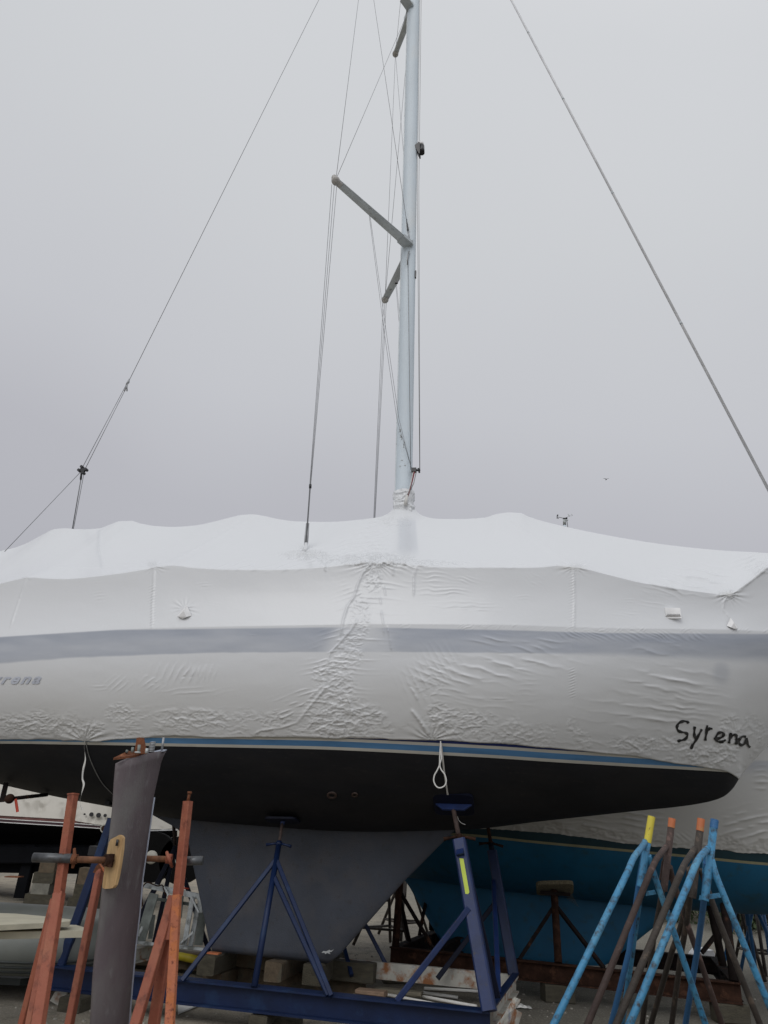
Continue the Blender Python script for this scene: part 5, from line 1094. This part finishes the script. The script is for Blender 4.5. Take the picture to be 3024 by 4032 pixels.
Xc, Yc, Zc = X[::6, ::8], Y[::6, ::8], Z[::6, ::8]; np_mesh('shrink_wrap_far_side', CW_(Xc, Yc, Zc), 'shrink_film_far', w2_, {'band': Yc*0, 'warm_tone': Yc*0}, flip=True)
MB().tube([C.W((x, -float(c_y(x, 2.97))-.03, float(cs2(x))+.01)) for x in np.linspace(-5.4, 6.2, 60)], .02, 8).build('rail_rope', 'vent_plastic', w2_)
# ================================================================== far boat whose mast head shows over the ridge
mp_ = thing('far_sailboat', 'distant sailboat of which only the mast head with wind instruments shows above the white cover', 'sailboat', (PW(2222, 2075, 36).x, 36, 0))
Mx, My = mp_.location.x, 36.; top = PW(2222, 2046, 36.)
MB().tube([(Mx-.0, My, 3.2), (top.x, My, top.z-.30), ], .078, 16).build('mast', 'mast_paint', mp_)
MB().tube([(top.x, My, top.z-.29), (top.x+.005, My, top.z)], .082, 16).build('mast_cap', 'galvanised', mp_)
MB().tube([(top.x, My, top.z-.32), (top.x, My, top.z-.30)], .086, 16).build('tape_ring', 'black_plastic', mp_)
def FW(x, y): return PW(2150+x/6.636, 1980+y/6.636, 36.)
MB().tube([FW(470, 405), FW(300, 368)], .014, 6).build('sensor_arm', 'black_plastic', mp_); MB().tube([FW(290, 330), FW(290, 410)], .022, 6).build('wind_vane', 'black_plastic', mp_)
MB().ball(FW(305, 322), .04, 6).build('wind_cup', 'black_plastic', mp_); MB().ball(FW(320, 405), .025, 6).build('wind_cup', 'black_plastic', mp_)
MB().box(FW(475, 412), (1, 0, 0), (0, 1, 0), (0, 0, 1), .06, .05, .03).build('sensor_base', 'black_plastic', mp_)
MB().tube([FW(535, 385), FW(535, 420)], .05, 8).build('anchor_light', 'black_plastic', mp_); MB().prism([FW(512, 430), FW(585, 438), FW(580, 450), FW(520, 468)], Vector((0, .1, 0))).build('bracket', 'galvanised', mp_)
MB().tube([FW(545, 468), Vector((FW(590, 660).x+1.2, 36, 4))], .022, 6).build('headstay', 'wire', mp_)
MB().prism([FW(572, 290), FW(590, 300), FW(628, 345), FW(600, 352)], Vector((0, .03, 0))).build('arrow_vane', 'galvanised', mp_)
MB().tube([FW(535, 385), FW(600, 345), FW(700, 332)], .008, 5).build('vane_rod', 'galvanised', mp_)
MB().tube([FW(655, 300), FW(672, 292)], .016, 5).tube([FW(672, 292), FW(690, 334)], .006, 4).build('vane_tab', 'galvanised', mp_)
hb_ = interp([-6, -3, 0, 3, 5.8], [1.1, 1.6, 1.8, 1.5, .05]); rows = []
for k in range(17):
    a = math.pi*(k/16); rows.append([Vector((Mx-1+x, My-math.cos(a)*float(hb_(x)), 3.1-1.7*math.sin(a)**.7*(1-.02*x*x))) for x in np.linspace(-6, 5.8, 40)])
mb = MB(); mb.grid(rows); mb.grid([rows[0], [Vector((p.x, My, 4.0)) for p in rows[0]], rows[-1]]); mb.build('hull', 'shrink_film_far', mp_)
MB().prism([(Mx-2.2, My-.12, 1.7), (Mx+1, My-.12, 1.7), (Mx+.2, My-.12, .1), (Mx-1.8, My-.12, .1)], Vector((0, .24, 0))).build('keel', 'teal_hull', mp_)
# gull
g = PW(2387, 1887, 70); k = 70/2900*1.1; gb = MB()
def gp(x, y, dy=0): return g+rt*((x-2387)*k)-up*((y-1887)*k)+Vector((0, dy, 0))
gb.tube([gp(2384, 1890, -.2), gp(2387, 1887, 0), gp(2388, 1886, .25)], [.03, .07, .03], 8)
gb.prism([gp(2387, 1886, .08), gp(2381, 1883.2, .1), gp(2375, 1882.3, .1), gp(2381, 1884.6, -.05), gp(2386.5, 1888, -.08)], Vector((0, 0, .012))); gb.prism([gp(2387.5, 1886, .08), gp(2393, 1883.4, .1), gp(2399, 1882.4, .1), gp(2393, 1884.8, -.05), gp(2388, 1888, -.08)], Vector((0, 0, .012)))
o = gb.build('gull', 'gull'); o['label'] = 'small dark gull gliding in the grey sky right of the mast'; o['category'] = 'bird'
# ================================================================== motor boat at left, behind
YM = 17.5
mo = thing('motor_boat', 'white motor boat in clear wrinkled wrap with maroon stripes and black bottom', 'motor boat', (PW(300, 3300, YM).x, YM+1.6, 0))
def MW(px, py, dy=0): return PW(px, py, YM+dy)
# sections from stern (left, outside) to the bow tip at px 698
S = [(-900, 0.), (-500, 0), (-100, 0), (0, 0), (130, 0), (260, .03), (360, .06), (430, .12), (500, .3), (560, .6), (620, .95), (670, 1.35), (698, 1.6)]
def my(lst, x): return float(np.interp(x, [a for a, b in lst], [b for a, b in lst]))
L0 = [(-900, 3180), (0, 3257), (430, 3283), (520, 3292), (600, 3290), (660, 3280), (698, 3266)]      # bottom paint lower edge... chine
La = [(-900, 3152), (0, 3237), (250, 3252), (430, 3264), (560, 3272), (698, 3268)]      # lower white line
Lb = [(-900, 3134), (0, 3224), (250, 3239), (380, 3248), (430, 3258), (560, 3268), (698, 3267)]
Lc = [(-900, 3118), (0, 3210), (250, 3224), (360, 3242), (430, 3252), (560, 3264), (698, 3264)]
Ld = [(-900, 2960), (0, 3062), (430, 3110), (560, 3165), (698, 3262)]
def strip(name, m, la, lb, oa=0., ob=0., da=0., db=0., n=90, cr=0):
    rows = []
    for j in range(n and (14 if cr else 4)):
        t = j/((14 if cr else 4)-1); row = []
        for i in range(n):
            x = -900+(698+900)*i/(n-1); dy = my(S, x); p = MW(x, my(la, x)+(my(lb, x)-my(la, x))*t+oa+(ob-oa)*t, dy+(da+(db-da)*t)*min(1, (1.6-dy)/.6))
            if cr: p.y += .07*(float(crump(x/38, t*4, 2))-.3)*float(ss(.3, .6, vn(x/70, t*3, 4)))
            row.append(p)
        rows.append(row)
    return MB().grid(rows).build(name, m, mo)
strip('bottom', 'black_bottom', L0, La, 26, 0, .7, 0.02); strip('maroon_stripe', 'maroon_dark', La, Lb, 0, 0, 0, 0); strip('maroon_stripe', 'maroon', Lb, Lc, 0, 0, 0.0, 0)
strip('white_line', 'white_line', La, La, 1.6, -1.6, -.015, -.015); strip('white_line', 'white_line', Lb, Lb, 1.8, -1.6, -.015, -.015)
strip('wrap_cover', 'shrink_film_old', Lc, Ld, 1, 0, -.03, .25, 160, 1)
# far side + top + keel so that it is a closed boat
def MX(x): return [MW(x, my(L0, x)+26, my(S, x)+.7*min(1, (1.6-my(S, x))/.6)), MW(x, my(Lc, x), my(S, x)), MW(x, my(Ld, x), my(S, x)+.25*min(1, (1.6-my(S, x))/.6))]
rows = [[], [], [], []]
for i in range(60):
    x = -900+1598*i/59; a, b, c = MX(x); yc = YM+1.6; rows[0].append(c); rows[1].append(Vector((c.x, yc, c.z+.35*min(1, (1.6-my(S, x))/1.2)))); rows[2].append(Vector((b.x, 2*yc-b.y, b.z))); rows[3].append(Vector((a.x, 2*yc-a.y, a.z)))
MB().grid(rows).build('deck_cover', 'shrink_film_old', mo)
rows = [[], []]
for i in range(60): x = -900+1598*i/59; a, b, c = MX(x); rows[0].append(a); rows[1].append(Vector((a.x, 2*(YM+1.6)-a.y, a.z)))
MB().grid([rows[0], [Vector((p.x, YM+1.6, p.z-.45)) for p in rows[0]], rows[1]]).build('underside', 'black_bottom', mo)
for px, py, r in ((334, 3206, .02), (361, 3207, .045), (389, 3210, .05), (415, 3211, .035)): c = MW(px, py, my(S, px)-.02); MB().tube([c, c+Vector((0, -.03, 0))], r, 12).build('hull_outlet', 'black_plastic', mo)
c = MW(413, 3262, .03); MB().tube([c+Vector((0, .05, 0)), c-Vector((0, .06, 0))], .085, 18).build('exhaust_outlet', 'hub', mo); MB().tube([c, c-Vector((0, .065, 0))], .06, 18).build('exhaust_mouth', 'rust_dark', mo)
MB().box(MW(432, 3228, -.05), (1, 0, 0), (0, 1, 0), (0, 0, 1), .05, .03, .04).build('hull_fitting', 'black_plastic', mo)
tr = thing('boat_trailer', 'black steel trailer with wheels carrying the maroon-striped motor boat', 'trailer', (PW(300, 3400, YM).x, YM+1.6, 0))
for yy in (YM+.7, YM+2.5):
    a = PW(-800, 3395, yy); b = PW(720, 3420, yy); MB().bar(a, b, .12, .28).build('frame_rail', 'black_bottom', tr); MB().bar(PW(-800, 3340, yy), PW(700, 3350, yy), .3, .22).build('bunk', 'black_bottom', tr)
for x in (-500, -200, 60, 250, 420, 560, 690): a = PW(x, 3400, YM+.7); MB().bar(a, a+Vector((0, 1.8, 0)), .12, .14).build('crossmember', 'black_bottom', tr)
for x, y, r in ((603, 3375, .50), (450, 3380, .5), (720, 3385, .48)):
    c = PW(x, y, YM+.35); c.z = max(c.z, r); w_ = MB().tube([c-Vector((0, .14, 0)), c+Vector((0, .14, 0))], r, 28).build('wheel', 'tyre', tr); MB().ball(c-Vector((0, .13, 0)), .14, 8, (1, .4, 1)).build('hub', 'hub', w_)
for yy in (YM+.5, YM+1.6, YM+2.7):
    a = PW(-800, 3360, yy); b = PW(700, 3372, yy); MB().bar(a, b, .2, .34).build('dark_fill_rail', 'black_bottom', tr)  # rails added as dark mass to black out the gap under the hull
for x in (100, 330): a = PW(x, 3450, YM+.6); MB().bar(Vector((a.x, a.y, .05)), Vector((a.x, a.y, 1.1)), .25, .2).build('frame_leg', 'black_bottom', tr)
mu = MB(); a = PW(70, 3430, YM-.1)
BG = 'concrete and timber blocks under the motor boat'
YB_ = YM-.1
def stack(px, w_, layers, lab):
    a = PW(px, 3515, YB_)
    t = thing('block_stack', lab, 'block stack', (a.x, YB_, 0), BG); z = 0
    for h_, wd, m in layers:
        MB().box((a.x+random.uniform(-.03, .03), YB_, z+h_/2), (1, .15, 0), (-.15, 1, 0), (0, 0, 1), wd, .25, h_/2).build('block', m, t); z += h_
stack(170, 0, ((.22, .27, 'timber'), (.2, .17, 'concrete'), (.2, .2, 'timber'), (.25, .15, 'timber_brown')), 'stepped stack of pale and dark blocks left of the left orange post')
stack(345, 0, ((.2, .3, 'timber'), (.25, .24, 'timber'), (.3, .22, 'timber_brown')), 'dark block stack seen between the orange post and the rudder')
o = MB().bar(PW(35, 3430, YM-.3), PW(88, 3432, YM-.3), .3, .02).build('rusty_tank', 'rust'); o['label'] = 'small rusty metal box under the motor boat at the far left'; o['category'] = 'metal box'
o.location.z -= .1
o = MB().prism([PW(352, 3330, 16.2), PW(362, 3332, 16.2), PW(428, 3338, 16.2), PW(424, 3372, 16.2), PW(344, 3368, 16.2)], Vector((0, .4, 0))).build('black_box', 'black_plastic'); o['label'] = 'black box hanging beside the trailer left of the rudder'; o['category'] = 'box'
# ================================================================== inflatable dinghy bottom left
YD = 8.55
dg = thing('inflatable_dinghy', 'grey inflatable dinghy lying at the left edge beside the blue cradle', 'dinghy', (PW(150, 3800, YD).x, YD, 0))
q = PW(360, 3760, YD); zc = q.z+.02; rT = .245; x1 = q.x-.02
path = [Vector((x, YD+.05, zc)) for x in np.linspace(-7.5, x1-.75, 14)]+[Vector((x1-.75+.62*math.sin(a), YD+.05+.75-.75*math.cos(a), zc)) for a in np.linspace(.25, math.pi-.25, 12)]+[Vector((x, YD+1.55, zc)) for x in np.linspace(x1-.75, -7.5, 14)]
MB().tube(path, rT, 26).build('tube', 'hypalon', dg)
for dz in (-.10, -.145, -.19):
    MB().tube([Vector((p.x, p.y, p.z+dz))+(Vector((p.x-(x1-.75), p.y-(YD+.8), 0)).normalized()*math.sqrt(max(rT**2-dz**2, .001)) if p.x > x1-.8 else Vector((0, -1 if p.y < YD+.5 else 1, 0))*math.sqrt(max(rT**2-dz**2, .001))) for p in path], .013, 6).build('rub_strake', 'rub_strake', dg)
MB().prism([(-7.5, YD+.2, zc-.35), (x1-.7, YD+.2, zc-.35), (x1-.3, YD+.8, zc-.35), (x1-.7, YD+1.4, zc-.35), (-7.5, YD+1.4, zc-.35)], Vector((0, 0, .06))).build('floor', 'rub_strake', dg)
zt = zc+rT
def board(px, py0, py1, th, m, lab, z):
    pts = [PG(x, y, z) for x, y in zip(px, py0)]
    o = MB().prism(pts, Vector((0, 0, -th))).build('cream_panel', m); o['label'] = lab; o['category'] = 'panel'; o['group'] = 'cream panels stacked on the dinghy'
    return o
board([-150, 330, 345, 300, 140, -150], [3672, 3664, 3655, 3642, 3635, 3625], 0, .055, 'cream_board', 'lower wide cream panel lying on the grey dinghy', zt+.05)
board([-150, 180, 275, 280, 160, 60, -150], [3650, 3634, 3628, 3620, 3606, 3597, 3590], 0, .04, 'cream_board', 'upper cream panel on top of the stack on the grey dinghy', zt+.12)
# ================================================================== far stands and yard edge
FG = 'boat stands standing far behind'
def far_stand(x, y, Y, m, hgt, lab, sp=.5, ring=False):
    p = PW(x, y, Y); t = thing('boat_stand', lab, 'boat stand', (p.x, Y, 0), FG); a0 = random.uniform(0, 2)
    MB().tube([(p.x, Y, hgt*.45), (p.x, Y, hgt)], .035, 10).build('tube', m, t); feet = []
    for k in range(3):
        a = a0+k*2.094; f_ = Vector((p.x+math.cos(a)*sp, Y+math.sin(a)*sp, .02)); feet.append(f_); MB().tube([(p.x, Y, hgt*.8), f_], .027, 8).build('leg', m, t)
    if ring:
        for k in range(3): MB().tube([feet[k].lerp(Vector((p.x, Y, hgt*.8)), .22), feet[(k+1) % 3].lerp(Vector((p.x, Y, hgt*.8)), .22)], .02, 8).build('tie_bar', m, t)
far_stand(2915, 3700, 13.2, 'dark_steel', 1.75, 'dark stand with thin legs behind the bright blue stand at the far right', .45)
far_stand(2955, 3700, 12.2, 'mid_blue_paint', 1.75, 'faded blue stand just left of the right picture edge', .55)
far_stand(2990, 3700, 13.8, 'dark_steel', 1.7, 'slim dark stand second from the right picture edge, far behind', .5, True)
far_stand(3018, 3700, 12.8, 'mid_blue_paint', 1.75, 'blue stand cut by the right picture edge, far behind', .5)
far_stand(1590, 3600, 15.5, 'dark_steel', 1.5, 'dark stand with tie bars seen behind the rusty cradle left post', .55, True)
far_stand(1520, 3600, 14.2, 'dark_steel', 1.5, 'dark stand with tie bars seen just right of the black keel edge', .55, True)
wlx = thing('stone_terrace', 'pale stepped stone wall at the far right edge behind the stands', 'wall', (9.5, 24, 0))
for i in range(5): MB().box((12.5+.4*i, 24+i*.5, .12+.26*i), (1, .05, 0), (-.05, 1, 0), (0, 0, 1), 5.5, .6, .13).build('stone_course', 'stone', wlx)
def bush(x, y, Y, s, lab):
    c = PW(x, y, Y); t = thing('bush', lab, 'bush', (c.x, Y, 0), 'bushes at the yard edge'); rb = random.Random(int(x)); mb = MB()
    for i in range(900):
        d = Vector((rb.gauss(0, 1), rb.gauss(0, 1), rb.gauss(0, .8))); d.normalize(); p = Vector((c.x, Y, s*.75))+d*s*rb.uniform(.55, 1.05)*(1+.2*math.sin(d.x*7+d.z*5)); u_ = Vector((rb.gauss(0, 1), rb.gauss(0, 1), rb.gauss(0, 1))).normalized()*.07; v_ = u_.cross(d).normalized()*.045
        mb.add([p-u_, p+v_, p+u_, p-v_], [(0, 1, 2, 3)])
    mb.build('foliage', 'leaf', t)
    st_ = MB()
    MB().tube([(c.x, Y, 0), (c.x+.05, Y, s*.7)], .05, 8).build('stem', 'bark', t)
bush(2880, 3500, 21, 1.1, 'dark round bush behind the bright blue stand, under the teal boat'); bush(2925, 3540, 22.5, .55, 'small leafy bush beside the pale stone steps'); bush(3040, 3540, 22, .8, 'leafy bush at the right picture edge'); bush(2655, 3555, 23, .9, 'low bush seen between the brown stand legs')
o = MB().prism([PW(2722, 3636, 14), PW(2732, 3590, 14), (PW(2748, 3572, 14)), PW(2790, 3570, 14), PW(2798, 3590, 14), PW(2788, 3640, 14)], Vector((0, .4, 0))).build('white_jug', 'vent_plastic'); o['label'] = 'pale plastic jerry can standing behind the crowded stands'; o['category'] = 'jerry can'
o.location.z = .0
